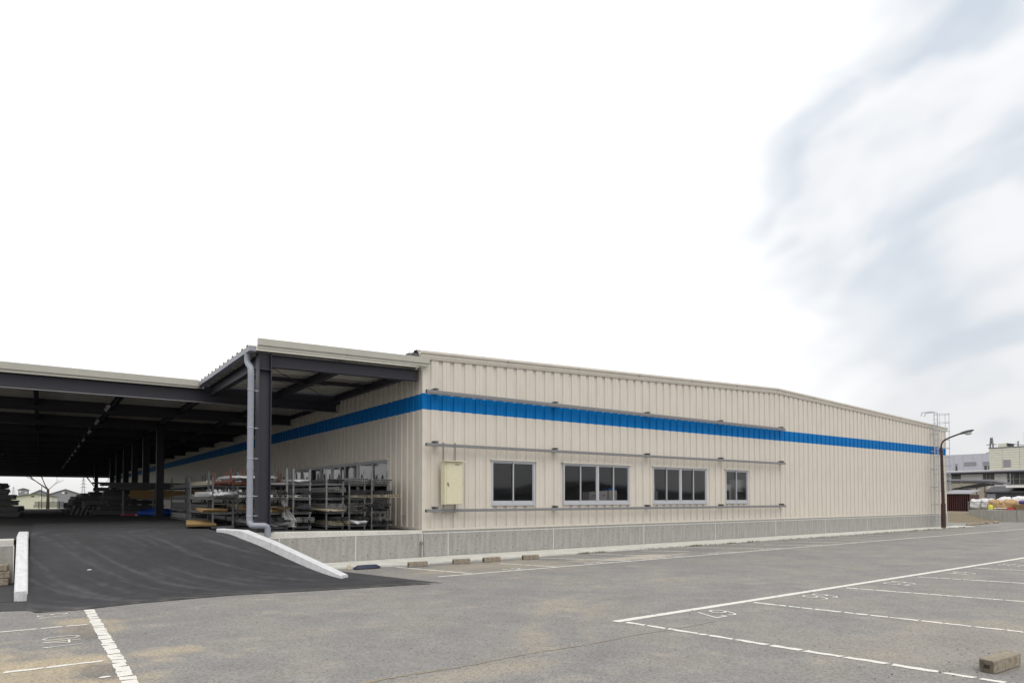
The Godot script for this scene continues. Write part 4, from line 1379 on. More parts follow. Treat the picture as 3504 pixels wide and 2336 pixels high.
func make_racks() -> void:
	var cells := [[-3.82, -3.37], [-3.2, -2.76], [-2.3, -1.84], [-1.65, -1.2], [-0.98, -0.5]]
	var ys := [0.93, 1.3, 1.68, 2.08]
	var where := ["beside the corner column", "second from the corner column", "in the middle of the dock row", "fourth from the corner column", "beside the ribbed side wall"]
	for i in 5:
		rack("storage_rack", "grey steel storage rack %s" % where[i], cells[i][0], cells[i][1], -1.25, -4.6, ys, 2.42, M.galv)
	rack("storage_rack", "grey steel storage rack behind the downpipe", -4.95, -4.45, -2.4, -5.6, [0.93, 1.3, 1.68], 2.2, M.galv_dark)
	var mid := func(i: int) -> float: return (cells[i][0] + cells[i][1]) * 0.5
	# top tier
	wrapped("film wrapped profiles on the top tier, second rack from the column", Vector3(mid.call(1), 2.085, -2.9), Vector3(0.5, 0.09, 3.8), M.film, 0.12, 3)
	bars("dark profiles on the top tier of the middle rack", Vector3(mid.call(2), 2.083, -2.95), Vector3(0.42, 0.11, 3.7), 6, 2, M.alloy_dark)
	bars("pale channel profiles on the top tier, fourth rack from the column", Vector3(mid.call(3), 2.083, -2.85), Vector3(0.48, 0.15, 3.7), 8, 2, M.alloy, 0.06)
	bars("grey profiles on the top tier of the rack by the side wall", Vector3(mid.call(4), 2.083, -2.9), Vector3(0.44, 0.13, 3.9), 5, 2, M.alloy, 0.12)
	# orange pallet frame carrying a wrapped load
	var pf := node("pallet_frame", self, Vector3(-4.0, 2.02, -2.7))
	tag(pf, "rust orange steel pallet frame on top of the rack behind the column", "pallet frame")
	for x in [-0.66, 0.0, 0.6]:
		var st := begin()
		box(st, Vector3(x, 0.09, 0.0), Vector3(0.06, 0.06, 2.2))
		commit(st, "bearer", M.orange, pf)
	for zz in [-1.0, 0.9]:
		var st := begin()
		box(st, Vector3(0, 0.035, zz), Vector3(1.4, 0.06, 0.08))
		commit(st, "cross_bar", M.orange, pf)
		for x in [-0.66, -0.38, 0.56]:
			var s2 := begin()
			box(s2, Vector3(x, 0.24, zz + 0.06), Vector3(0.045, 0.3, 0.04))
			commit(s2, "stake", M.orange, pf)
	wrapped("white film wrapped load on the orange pallet frame", Vector3(-4.0, 2.165, -2.75), Vector3(1.22, 0.1, 2.3), M.film, 0.12, 5)
	# second tier
	bars("white edged sections on the second tier beside the column", Vector3(mid.call(0), 1.682, -2.9), Vector3(0.4, 0.08, 3.6), 3, 1, M.white, 0.1)
	bars("white edged sections on the second tier, second rack from the column", Vector3(mid.call(1), 1.682, -2.9), Vector3(0.4, 0.07, 3.6), 3, 1, M.white, 0.1)
	bars("dark square tubes on the second tier of the middle rack", Vector3(mid.call(2), 1.682, -2.9), Vector3(0.42, 0.14, 3.6), 6, 2, M.alloy_dark, 0.15)
	bars("pale trim lengths on the second tier, fourth rack from the column", Vector3(mid.call(3), 1.682, -2.75), Vector3(0.44, 0.07, 3.9), 9, 1, M.card_pale, 0.1)
	bars("pale trim lengths jutting from the second tier by the side wall", Vector3(mid.call(4) + 0.06, 1.682, -2.65), Vector3(0.56, 0.09, 4.0), 9, 1, M.card_pale, 0.12)
	wrapped("film wrapped bundle slumped beside the downpipe", Vector3(-4.65, 1.69, -3.6), Vector3(0.62, 0.16, 3.2), M.film, 0.25, 9)
	# third tier
	boards("tan cartons on the third tier beside the column", Vector3(mid.call(0), 1.302, -2.9), Vector3(3.5, 0.07, 0.42), 1, M.card, PI / 2)
	bars("thin rods on the third tier, second rack from the column", Vector3(mid.call(1), 1.302, -2.8), Vector3(0.42, 0.08, 3.7), 9, 2, M.alloy_dark, 0.2)
	wrapped("cream wrapped lengths on the third tier of the middle rack", Vector3(mid.call(2) - 0.05, 1.302, -2.75), Vector3(0.6, 0.08, 3.9), M.card_pale, 0.15, 13)
	bars("honeycomb of open tubes on the third tier, fourth rack from the column", Vector3(mid.call(3), 1.302, -2.7), Vector3(0.46, 0.23, 3.9), 7, 4, M.alloy, 0.14, true)
	bars("dark offcuts on the third tier by the side wall", Vector3(mid.call(4), 1.302, -2.9), Vector3(0.4, 0.06, 3.5), 5, 1, M.alloy_dark, 0.2)
	boards("yellow cartons on the third tier behind the downpipe", Vector3(-4.72, 1.302, -3.9), Vector3(3.2, 0.08, 0.6), 2, M.card, PI / 2 - 0.12)
	# floor tier
	wrapped("crumpled film heap on the lowest tier beside the column", Vector3(mid.call(0), 0.935, -2.8), Vector3(0.56, 0.12, 3.6), M.film, 0.4, 15)
	bars("dark profiles on the lowest tier, second rack from the column", Vector3(mid.call(1), 0.933, -2.9), Vector3(0.42, 0.1, 3.6), 8, 2, M.alloy_dark, 0.15)
	bars("cream profiles on the lowest tier of the middle rack", Vector3(mid.call(2) + 0.05, 0.933, -2.75), Vector3(0.5, 0.12, 3.7), 7, 2, M.card_pale, 0.1)
	wrapped("white wrapped bundle on the lowest tier, fourth rack from the column", Vector3(mid.call(3), 0.935, -2.75), Vector3(0.5, 0.13, 3.8), M.white_bag, 0.1, 17)
	bars("dark profiles on the lowest tier by the side wall", Vector3(mid.call(4), 0.933, -2.8), Vector3(0.46, 0.1, 3.8), 8, 2, M.alloy_dark, 0.2)
	boards("tan cartons on the lowest tier behind the downpipe", Vector3(-4.95, 0.932, -4.1), Vector3(3.4, 0.07, 0.7), 1, M.card, PI / 2 - 0.15)
	# loose lengths thrown on top of the goods
	var hs := [[0.12, 0.1, 0.12, 0.13, 0.1], [0.07, 0.08, 0.08, 0.23, 0.06], [0.08, 0.07, 0.14, 0.07, 0.09]]
	for t in 3:
		for i in 5:
			var h: float = hs[t][i]
			var room := 0.3 - h
			if room < 0.09: continue
			var mm: Material = [M.alloy_dark, M.galv_dark, M.alloy, M.film_dull, M.alloy_dark, M.wood][(t * 5 + i * 2) % 6]
			bars("loose lengths on the %s tier, rack %s" % [["lowest", "third", "second"][t], where[i]], Vector3(mid.call(i) + rng.randf_range(-0.02, 0.02), ys[t] + h + 0.008, -2.7), Vector3(0.36, minf(room, rng.randf_range(0.07, 0.16)), 3.5), rng.randi_range(5, 8), 2, mm, 0.35)
	# torn film hanging from the second tier
	var fs := begin()
	var fn := noise(91, 1.0, 3)
	var rows := []
	for j in 16:
		var t := j / 15.0
		var row := []
		for i in 12:
			var s := i / 11.0 - 0.5
			var wd := lerpf(0.12, 0.42, smoothstep(0.25, 0.8, t)) * (1.0 - 0.4 * smoothstep(0.85, 1.0, t))
			row.append(Vector3(-3.52 + 0.24 * t + s * wd, 1.64 - 0.73 * t, -1.13 + 0.08 * fn.get_noise_2d(s * 9.0, t * 6.0) + 0.05 * sin(s * 20.0)))
		rows.append(row)
	for j in 15:
		for i in 11:
			fs.set_smooth_group(0)
			for p in [rows[j][i], rows[j][i + 1], rows[j + 1][i + 1], rows[j][i], rows[j + 1][i + 1], rows[j + 1][i]]:
				fs.add_vertex(p)
	tag(commit(soft(fs), "plastic_film", M.film), "torn clear plastic film hanging beside the corner column", "plastic film")

	# rows behind
	for row in 2:
		for i in 6:
			var xa := -4.5 + 0.72 * i + 0.06 * row
			var zf := -5.3 - 4.0 * row
			var nm: String = ["second", "third"][row]
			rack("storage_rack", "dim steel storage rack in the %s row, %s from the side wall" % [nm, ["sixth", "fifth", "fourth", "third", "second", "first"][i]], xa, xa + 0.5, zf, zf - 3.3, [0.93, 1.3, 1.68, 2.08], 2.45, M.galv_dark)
			for t in 4:
				if rng.randf() < 0.12: continue
				var mm: Material = [M.alloy_dark, M.alloy, M.film_dull, M.alloy_dark, M.card_pale][rng.randi() % 5]
				bars("profiles on the %s tier of the %s row rack, %s from the side wall" % [["lowest", "lower middle", "upper middle", "top"][t], nm, ["sixth", "fifth", "fourth", "third", "second", "first"][i]], Vector3(xa + 0.25, [0.93, 1.3, 1.68, 2.08][t] + 0.003, zf - 1.6), Vector3(0.42, rng.randf_range(0.07, 0.2), 3.5), 5, 2, mm, 0.18)
	# deeper in the dock: cross rack with tan lengths and blue tarpaulin
	var r := node("long_rack", self, Vector3(-3.5, dock_y(-3.5, -19.5), -19.5))
	tag(r, "long low rack with red and white base beam under the canopy", "rack")
	var o := -r.position
	for i in 7:
		var st := begin()
		var xa := -5.6 + 0.6 * i
		box(st, o + Vector3(xa + 0.3, 0.84, -19.35), Vector3(0.6, 0.13, 0.12))
		commit(st, "base_beam", M.red if i % 2 == 0 else M.white, r)
	for x in [-5.5, -4.25, -1.72]:
		var st := begin()
		box(st, o + Vector3(x, 1.4, -19.3), Vector3(0.06, 1.25, 0.06))
		commit(st, "post", M.galv, r)
	var fb := begin()
	box(fb, o + Vector3(-3.3, 1.6, -19.36), Vector3(3.3, 0.06, 0.06))
	commit(fb, "shelf_beam", M.galv, r)
	for i in 3:
		boards("tan wrapped lengths on the shelf of the long low rack, %s row" % ["outer", "middle", "inner"][i], Vector3(-3.4, 1.64, -19.65 - 0.42 * i), Vector3(3.6 - 0.2 * i, 0.4, 0.38), 4, M.card, 0.0)
	for i in 4:
		boards("dark lengths piled above the tan lengths, %s layer" % ["first", "second", "third", "fourth"][i], Vector3(-3.7 - 0.2 * i, 2.06 + 0.09 * i, -19.9 - 0.1 * i), Vector3(4.0 + 0.25 * i, 0.08, 0.8), 1, M.alloy_dark, 0.0)
	var tp := begin()
	blob(tp, Vector3(-4.1, 0.92, -19.05), Vector3(0.8, 0.24, 0.4), noise(33, 1.0, 3), 0.5, 3.0, 2.0, 22, 12, -0.3)
	tag(commit(soft(tp), "tarpaulin", M.tarp), "crumpled bright blue tarpaulin at the foot of the long rack", "tarpaulin")
	# aisle piles: lengths lying across, ends towards the aisle
	var pile := func(x_end: float, dirx: float, z: float, layers: int, name_of: String, step: float) -> void:
		for j in layers:
			var off := rng.randf_range(0.0, 0.3) + step * j
			var L := rng.randf_range(2.4, 3.0)
			for k in 3:
				var c := Vector3(x_end + dirx * (off + L * 0.5 + rng.randf_range(-0.12, 0.12)), dock_y(x_end, z) + 0.02 + j * 0.245, z - 0.45 * k)
				var mm: Material = [M.alloy_dark, M.alloy_dark, M.alloy_dark, M.film_dull, M.galv_dark][rng.randi() % 5]
				boards("dark stacked lengths %s, %s layer, %s" % [name_of, ORD[j], ["outer stack", "middle stack", "inner stack"][k]], c, Vector3(L, 0.215, 0.36), 3, mm, rng.randf_range(-0.08, 0.08), "stacked lengths " + name_of)
	pile.call(-6.55, 1.0, -21.6, 6, "behind the blue tarpaulin", 0.1)
	pile.call(-7.0, 1.0, -26.5, 6, "by the second inner column", 0.1)
	pile.call(-7.3, 1.0, -31.5, 5, "by the third inner column", 0.12)
	pile.call(-7.4, 1.0, -38.0, 5, "by the fourth inner column", 0.14)
	pile.call(-7.5, 1.0, -46.0, 5, "by the fifth inner column", 0.16)
	pile.call(-9.2, -1.0, -19.0, 6, "across the aisle from the tarpaulin", 0.09)
	pile.call(-9.45, -1.0, -24.0, 6, "across the aisle from the second column", 0.09)
	pile.call(-9.8, -1.0, -29.5, 6, "across the aisle from the third column", 0.09)
	pile.call(-10.1, -1.0, -36.0, 6, "across the aisle from the fourth column", 0.09)
	# pale pipes leaning against the aisle pile
	for i in 9:
		var st := begin()
		var x := -7.35 + 0.2 * i + 0.05 * rng.randf()
		tube(st, [Vector3(x - 0.12, dock_y(x, -22.4) + 0.01, -22.15), Vector3(x + 0.05, 1.2 + 0.1 * rng.randf(), -22.6)], 0.022, 8)
		tag(commit(st, "steel_pipe", M.alu), "short pale pipe leaning on the stacked lengths, %s from the aisle" % ORD[i], "pipe", "pale pipes leaning on the stacked lengths")

# ------------------------------------------------------------------ beyond the canopy
func branch(st: SurfaceTool, a: Vector3, d: Vector3, ln: float, r: float, depth: int) -> void:
	var pts := [a]
	var rad := [r]
	var p := a
	var dir := d
	var n := 4
	for i in n:
		dir = (dir + Vector3(rng.randfn(0, 0.12), rng.randfn(0.02, 0.1), rng.randfn(0, 0.12))).normalized()
		p += dir * ln / n
		pts.append(p)
		rad.append(r * (1.0 - 0.55 * (i + 1) / n))
	tube(st, pts, rad, 5, false)
	if depth > 0:
		for i in 3:
			var at: Vector3 = pts[2 + i % 3]
			var dd := (dir + Vector3(rng.randfn(0, 0.55), rng.randfn(0.15, 0.3), rng.randfn(0, 0.5))).normalized()
			branch(st, at, dd, ln * rng.randf_range(0.5, 0.75), r * 0.45, depth - 1)

func bare_tree(at: Vector3, h: float, lean: float, label: String) -> void:
	var t := node("bare_tree", self, at)
	tag(t, label, "tree", "bare trees beyond the canopy")
	var tr := begin()
	tube(tr, [Vector3(0, -0.2, 0), Vector3(0.02, h * 0.5, 0), Vector3(0, h, 0)], [0.24, 0.2, 0.17], 8)
	commit(tr, "trunk", M.bark, t)
	var cr := begin()
	branch(cr, Vector3(0, h - 0.05, 0), Vector3(-0.75 * lean, 0.65, 0.1).normalized(), 3.2, 0.11, 3)
	branch(cr, Vector3(0, h - 0.05, 0), Vector3(-0.5 * lean, 0.9, 0.0).normalized(), 3.0, 0.09, 3)
	branch(cr, Vector3(0, h - 0.05, 0), Vector3(0.6 * lean, 0.5, 0.0).normalized(), 1.8, 0.05, 2)
	commit(cr, "crown", M.bark, t)

func pylon(at: Vector3, h: float, w: float, label: String) -> void:
	var p := node("power_pylon", self, at)
	tag(p, label, "pylon", "power pylons far away")
	var st := begin()
	var n := 7
	for i in n:
		var y0 := h * i / n
		var y1 := h * (i + 1) / n
		var w0 := w * (1.0 - 0.85 * i / n)
		var w1 := w * (1.0 - 0.85 * (i + 1) / n)
		for e in [-1, 1]:
			for f in [-1, 1]:
				tube(st, [Vector3(e * w0, y0, f * w0), Vector3(e * w1, y1, f * w1)], h * 0.006, 4, false)
			tube(st, [Vector3(-e * w0, y0, w0), Vector3(e * w1, y1, w1)], h * 0.004, 4, false)
			tube(st, [Vector3(w0, y0, -e * w0), Vector3(w1, y1, e * w1)], h * 0.004, 4, false)
	commit(st, "tower", M.galv, p)
	for k in 3:
		var a := begin()
		var y := h * (0.62 + 0.13 * k)
		var ww := w * (1.5 - 0.25 * k)
		tube(a, [Vector3(-ww, y, 0), Vector3(0, y + h * 0.02, 0), Vector3(ww, y, 0)], h * 0.006, 4)
		tube(a, [Vector3(0, y, -ww), Vector3(0, y + h * 0.02, 0), Vector3(0, y, ww)], h * 0.006, 4)
		commit(a, "cross_arm", M.galv, p)

func gable_house(label: String, x0: float, x1: float, z0: float, z1: float, y0: float, eave: float, ridge: float, wall: Material, roof: Material, wins: Array) -> void:
	var h := node("shed_building", self, Vector3((x0 + x1) * 0.5, y0, (z0 + z1) * 0.5))
	tag(h, label, "building")
	var o := -h.position
	var st := begin()
	var xm := (x0 + x1) * 0.5
	var prof := [Vector2(x0, y0), Vector2(x0, eave), Vector2(xm, ridge), Vector2(x1, eave), Vector2(x1, y0)]
	sweep(st, prof, [[o + Vector3(0, 0, z1), Vector3.RIGHT, Vector3.UP], [o + Vector3(0, 0, z0), Vector3.RIGHT, Vector3.UP]])
	commit(st, "wall", wall, h)
	for e in [-1, 1]:
		var rf := begin()
		var xa := xm
		var xb: float = xm + e * (x1 - xm + 0.35)
		var yb := eave - 0.35 * (ridge - eave) / (x1 - xm)
		var t := 0.12
		sweep(rf, [Vector2(0, 0.01), Vector2(0, t), Vector2(1, t), Vector2(1, 0.01)], [[o + Vector3(xa, ridge, z1 + 0.4), Vector3(xb - xa, yb - ridge, 0), Vector3.UP], [o + Vector3(xa, ridge, z0 - 0.4), Vector3(xb - xa, yb - ridge, 0), Vector3.UP]])
		commit(rf, "roof", roof, h)
	for w in wins:
		var f := begin()
		box(f, o + Vector3(w[0], w[1], z1 + 0.02), Vector3(w[2], w[3], 0.08))
		commit(f, "window", w[4], h)

func make_beyond() -> void:
	bare_tree(Vector3(-7.7, 0.0, -108.0), 3.0, 1.0, "bare tree with a tall trunk beyond the canopy")
	bare_tree(Vector3(-0.6, 0.0, -116.0), 3.2, 1.0, "bare tree behind the far canopy column")
	pylon(Vector3(18.8, -3, -600), 20.5, 1.6, "slender power pylon seen between canopy and roofs")
	pylon(Vector3(-33.0, -3, -900), 17.0, 1.6, "tiny power pylon behind the round topped shed")
	gable_house("low cream shed with a small window beyond the canopy", -13.2, -5.8, -158, -150, -2.2, 1.85, 2.5, M.cream, M.grey_roof, [[-9.9, 1.95, 0.5, 0.25, M.pane_far], [-6.5, 1.3, 0.35, 1.2, M.alu], [-7.6, 1.6, 0.4, 0.6, M.white], [-8.5, 1.6, 0.4, 0.6, M.white]])
	gable_house("wide grey gabled shed behind the cream shed", -6.6, 1.9, -250, -230, -2.2, 2.75, 4.3, M.grey_mid, M.grey_roof, [[-2.9, 3.2, 0.7, 0.55, M.white], [-2.2, 3.2, 0.7, 0.55, M.pane_far]])
	gable_house("long grey roofed shed between the cream shed and the gabled shed", -11.6, -5.9, -290, -255, -2.2, 2.8, 4.3, M.grey_mid, M.grey_roof, [])
	gable_house("small grey shed with a bright window behind the cream shed", -14.7, -11.9, -268, -260, -2.2, 4.4, 4.85, M.grey_mid, M.grey_roof, [[-12.65, 3.4, 0.55, 0.45, M.white], [-14.2, 3.8, 0.5, 0.6, M.white]])
	# low rack of dark lengths under the tree
	var r := node("pipe_rack", self, Vector3(-7.6, 0, -104.0))
	tag(r, "low rack of dark pipes under the bare tree", "rack")
	for i in 7:
		var st := begin()
		box(st, Vector3(0.1 * rng.randf(), 0.28 + 0.13 * i, 0), Vector3(3.4 + rng.randf() * 0.5, 0.07, 0.6))
		commit(st, "pipe_layer", M.black, r)
	for x in [-1.2, 0.0, 1.3]:
		var st := begin()
		box(st, Vector3(x, 0.55, 0.33), Vector3(0.1, 1.2, 0.08))
		commit(st, "post", M.black, r)
	var up := begin()
	tube(up, [Vector3(-8.42, -2.0, -140), Vector3(-8.45, 3.9, -140)], 0.07, 6)
	tag(commit(up, "utility_pole", M.bark), "thin utility pole beside the bare tree", "pole")
	# hills and roofs behind the photographer, mirrored in the window glass
	var hn := noise(101, 0.0011, 4)
	var hs := begin()
	var prev_t := Vector3.ZERO
	var prev_b := Vector3.ZERO
	for i in 61:
		var x := -2600.0 + i * 120.0
		var t := Vector3(x, 46.0 + 34.0 * hn.get_noise_1d(x + 300.0) + 9.0 * sin(x * 0.004), 2300.0 + 120.0 * sin(x * 0.002))
		var b := Vector3(x, 0.0, 1750.0)
		if i > 0:
			quad(hs, prev_b, prev_t, t, b)
			quad(hs, t, prev_t, prev_t + Vector3(0, -90, 500), t + Vector3(0, -90, 500))
		prev_t = t
		prev_b = b
	structure(commit(hs, "hills", M.hills), "dark wooded hills behind the car park", "hills")
	gable_house("dark tiled house across the car park, mirrored in the glass", 52, 68, 58, 72, 0.0, 2.2, 4.2, M.grey_roof, M.dark_roof, [])

# ------------------------------------------------------------------ neighbours past the lamp
func make_neighbours() -> void:
	# yard wall and raised yard
	var yw := node("yard_wall", self, Vector3(46, 0, 0))
	tag(yw, "low concrete yard wall under the white and tan bags", "wall")
	for i in 8:
		var st := begin()
		var za := -3.0 + i * 2.9
		span(st, Vector3(0, -0.2, za), Vector3(0.35, 0.82, za + 2.88))
		commit(st, "concrete_panel", M.concrete, yw)
	var yd := begin()
	span(yd, Vector3(46.36, -0.2, -3.0), Vector3(110, 0.78, 24))
	structure(commit(yd, "yard", M.concrete_pale), "raised concrete yard behind the low wall", "yard")
	# earth bank rising beside it
	var bk := begin()
	var rows := []
	var nz := noise(111, 0.6, 3)
	for j in 15:
		var row := []
		for i in 25:
			var x := 41.0 + i * 1.2
			var z := -16.0 + j * (15.4 / 14.0)
			var f := smoothstep(41.0, 46.5, x) * smoothstep(-0.8, -3.6, z) * 0.6 - 0.2 * smoothstep(50, 60, x)
			row.append(Vector3(x, f + 0.05 * nz.get_noise_2d(x, z) * smoothstep(41.0, 43.5, x) - 0.012, z))
		rows.append(row)
	for j in 14:
		for i in 24:
			bk.set_smooth_group(0)
			for p in [rows[j][i], rows[j][i + 1], rows[j + 1][i + 1], rows[j][i], rows[j + 1][i + 1], rows[j + 1][i]]:
				bk.add_vertex(p)
	structure(commit(soft(bk), "earth_bank", M.soil), "dry earth bank beside the low yard wall", "bank")
	# maroon shed
	var sh := node("maroon_shed", self, Vector3(60, 0.36, -8.8))
	tag(sh, "maroon corrugated metal shed behind the warehouse end", "shed")
	for k in 22:
		var st := begin()
		var z := -0.95 + k * 0.0865
		span(st, Vector3(0, 0, z), Vector3(-0.03 if k % 2 == 0 else 0.0, 1.66, z + 0.0862))
		span(st, Vector3(0.001, 0, z), Vector3(0.04, 1.66, z + 0.0862))
		commit(st, "wall_sheet", M.maroon, sh)
	var sb := begin()
	span(sb, Vector3(0.045, 0, -0.9), Vector3(2.4, 1.6, 0.92))
	commit(sb, "body", M.maroon, sh)
	var sr := begin()
	sweep(sr, [Vector2(-1.15, 0), Vector2(-1.15, 0.05), Vector2(1.08, 0.05), Vector2(1.08, 0)], [[Vector3(-0.15, 1.66, 0), Vector3(0, 0, 1), Vector3.UP], [Vector3(2.5, 2.0, 0), Vector3(0, 0, 1), Vector3.UP]])
	commit(sr, "roof", M.grey_mid, sh)
	# open shelter with a mono pitch roof
	var sl := node("open_shelter", self, Vector3(70, 0.6, -11.2))
	tag(sl, "open lean-to shelter with a thin dark sloping roof", "shelter")
	var rf := begin()
	sweep(rf, [Vector2(0, 0), Vector2(0, 0.1), Vector2(4, 0.1), Vector2(4, 0)], [[Vector3(0, 1.95, -1.75), Vector3(1, 0, 0), Vector3.UP], [Vector3(0, 2.5, 1.0), Vector3(1, 0, 0), Vector3.UP], [Vector3(0, 2.44, 1.6), Vector3(1, 0, 0), Vector3.UP]])
	commit(rf, "roof", M.black, sl)
	for z in [-1.45, 0.5, 1.22]:
		var st := begin()
		tube(st, [Vector3(0.1, -0.2, z), Vector3(0.1, 2.3 if z > 0 else 2.0, z)], 0.045, 8)
		commit(st, "post", M.rust_red, sl)
	var hb := begin()
	tube(hb, [Vector3(0.1, 2.07, -0.7), Vector3(0.1, 2.05, 1.22)], 0.03, 6)
	commit(hb, "rail", M.grey_mid, sl)
	# factory: white lower storey, cream boarded upper storey
	var fc := node("factory_building", self, Vector3(100, 0, -17))
	tag(fc, "factory with cream boarded upper storey above a white wall", "building")
	var o := -fc.position
	var lw := begin()
	span(lw, o + Vector3(100, 0, -34), o + Vector3(112, 5.6, 8))
	commit(lw, "lower_wall", M.white, fc)
	var dl := begin()
	span(dl, o + Vector3(99.9, 0.0, -30), o + Vector3(99.99, 4.0, -19.7))
	commit(dl, "dado", M.cream_dull, fc)
	var up := node("upper_storey", fc)
	up.position = o
	for i in 9:
		var st := begin()
		var y := 5.6 + i * 0.335
		var z0 := -19.35
		for seg in [[-19.35, -17.85], [-17.82, -15.85], [-15.82, -9.0], [-8.97, 4.0]]:
			span(st, Vector3(100.02, y, seg[0]), Vector3(100.4, y + 0.305, seg[1]))
		commit(st, "board", M.cream, up)
	var ub := begin()
	span(ub, Vector3(100.06, 5.6, -19.33), Vector3(111, 8.6, 4.0))
	commit(ub, "body", M.grey_mid, up)
	var rc := begin()
	span(rc, Vector3(99.95, 8.61, -19.45), Vector3(111.1, 8.74, 4.1))
	commit(rc, "roof_edge", M.grey_roof, up)
	var wf := begin()
	span(wf, Vector3(99.96, 5.97, -17.7), Vector3(100.1, 6.92, -16.85))
	commit(wf, "window", M.grey_mid, up)
	for w in [[-24.1, -22.9, 4.25, 5.06, 0], [-20.15, -18.8, 3.35, 5.09, 3], [-17.26, -13.0, 3.5, 5.07, 6]]:
		var st := begin()
		span(st, o + Vector3(99.97, w[2], w[0]), o + Vector3(100.02, w[3], w[1]))
		var win := commit(st, "window", M.pane_far, fc)
		for k in range(1, w[4]):
			var mb := begin()
			var z: float = lerpf(w[0], w[1], float(k) / w[4])
			span(mb, o + Vector3(99.93, w[2], z - 0.025), o + Vector3(99.966, w[3], z + 0.025))
			commit(mb, "glazing_bar", M.cream_dull, win)
		var hb2 := begin()
		var ym: float = (w[2] + w[3]) * 0.5
		span(hb2, o + Vector3(99.925, ym - 0.025, w[0]), o + Vector3(99.964, ym + 0.025, w[1]))
		commit(hb2, "glazing_bar", M.cream_dull, win)
	var lr := begin()
	sweep(lr, [Vector2(0, 0), Vector2(0, 0.1), Vector2(1.8, 0.3), Vector2(1.8, 0.2)], [[o + Vector3(98.4, 5.24, -26), Vector3.RIGHT, Vector3.UP], [o + Vector3(98.4, 5.37, 6), Vector3.RIGHT, Vector3.UP]])
	commit(lr, "canopy_roof", M.grey_mid, fc)
	var le := begin()
	span(le, o + Vector3(98.5, 5.0, -26), o + Vector3(98.7, 5.23, 6))
	commit(le, "canopy_beam", M.black, fc)
	for z in [-24.0, -16.5, -9.0]:
		var st := begin()
		tube(st, [o + Vector3(98.6, 0.6, z), o + Vector3(98.6, 5.0, z)], 0.07, 8)
		commit(st, "canopy_post", M.grey_mid, fc)
	var rb := begin()
	span(rb, o + Vector3(101, 8.74, -18.6), o + Vector3(104, 9.3, -17.6))
	commit(rb, "roof_housing", M.cream, fc)
	var rb2 := begin()
	sweep(rb2, [Vector2(0, 0), Vector2(0, 0.06), Vector2(3, 0.06), Vector2(3, 0)], [[o + Vector3(101, 9.28, -17.6), Vector3.RIGHT, Vector3.UP], [o + Vector3(101, 9.02, -16.2), Vector3.RIGHT, Vector3.UP]])
	commit(rb2, "roof_hood", M.grey_mid, fc)
	var vt := begin()
	tube(vt, [o + Vector3(101.5, 8.7, -16.4), o + Vector3(101.5, 9.4, -16.4)], 0.08, 8)
	tube(vt, [o + Vector3(101.5, 9.38, -16.4), o + Vector3(101.5, 9.52, -16.4)], 0.14, 8)
	commit(vt, "roof_vent", M.grey_mid, fc)
	var mp := begin()
	span(mp, o + Vector3(101.2, 8.7, -15.62), o + Vector3(101.32, 10.76, -15.5))
	commit(mp, "sign_post", M.rust_red, fc)
	var mq := begin()
	span(mq, o + Vector3(101.2, 10.0, -15.49), o + Vector3(101.3, 10.74, -12.5))
	commit(mq, "sign_board", M.grey_mid, fc)
	# grey lean-to roof in front of the factory
	var aw := node("lean_to_roof", self, Vector3(90, 0.6, -19))
	tag(aw, "pale grey lean-to roof in front of the factory wall", "roof")
	var a1 := begin()
	sweep(a1, [Vector2(0, 0), Vector2(0, 0.22), Vector2(6, -0.1), Vector2(6, -0.3)], [[Vector3(0, 3.5, -6), Vector3.RIGHT, Vector3.UP], [Vector3(0, 3.2, 3.25), Vector3.RIGHT, Vector3.UP]])
	commit(a1, "roof_sheet", M.grey_mid, aw)
	for z in [-5.0, -0.3, 3.0]:
		var st := begin()
		tube(st, [Vector3(0.2, -0.6, z), Vector3(0.2, 3.3, z)], 0.05, 8)
		commit(st, "post", M.grey_mid, aw)
	# low dark roofed store and its pale canopy slab
	var hs := node("store_building", self, Vector3(85, 0.6, -12))
	tag(hs, "low dark store with tiled roof behind the bags", "building")
	var h1 := begin()
	span(h1, Vector3(0, 0, -2.85), Vector3(5, 1.75, 6))
	commit(h1, "wall", M.dark_roof, hs)
	var h2 := begin()
	sweep(h2, [Vector2(-0.4, 0), Vector2(-0.4, 0.08), Vector2(2.6, 0.75), Vector2(2.6, 0.6)], [[Vector3(0, 1.76, -2.95), Vector3.RIGHT, Vector3.UP], [Vector3(0, 1.76, 6), Vector3.RIGHT, Vector3.UP]])
	commit(h2, "roof", M.dark_roof, hs)
	var h3 := begin()
	span(h3, Vector3(-0.03, 0.6, -2.75), Vector3(0.01, 1.55, -1.85))
	commit(h3, "window", M.grey_mid, hs)
	var h4 := begin()
	span(h4, Vector3(-1.0, 2.28, -0.5), Vector3(1.5, 2.5, 6))
	commit(h4, "canopy_slab", M.white, hs)
	# lilac building far behind
	var lb := node("office_building", self, Vector3(125, 0, -30))
	tag(lb, "pale lilac panelled building behind the caged ladder", "building")
	for i in 12:
		var st := begin()
		var z := -12.0 + i * 1.5
		span(st, Vector3(0, 0, z), Vector3(0.2, 9.4, z + 1.47))
		commit(st, "wall_panel", M.lilac, lb)
	var lbb := begin()
	span(lbb, Vector3(0.05, 0, -11.9), Vector3(14, 9.38, 5.9))
	commit(lbb, "body", M.lilac, lb)
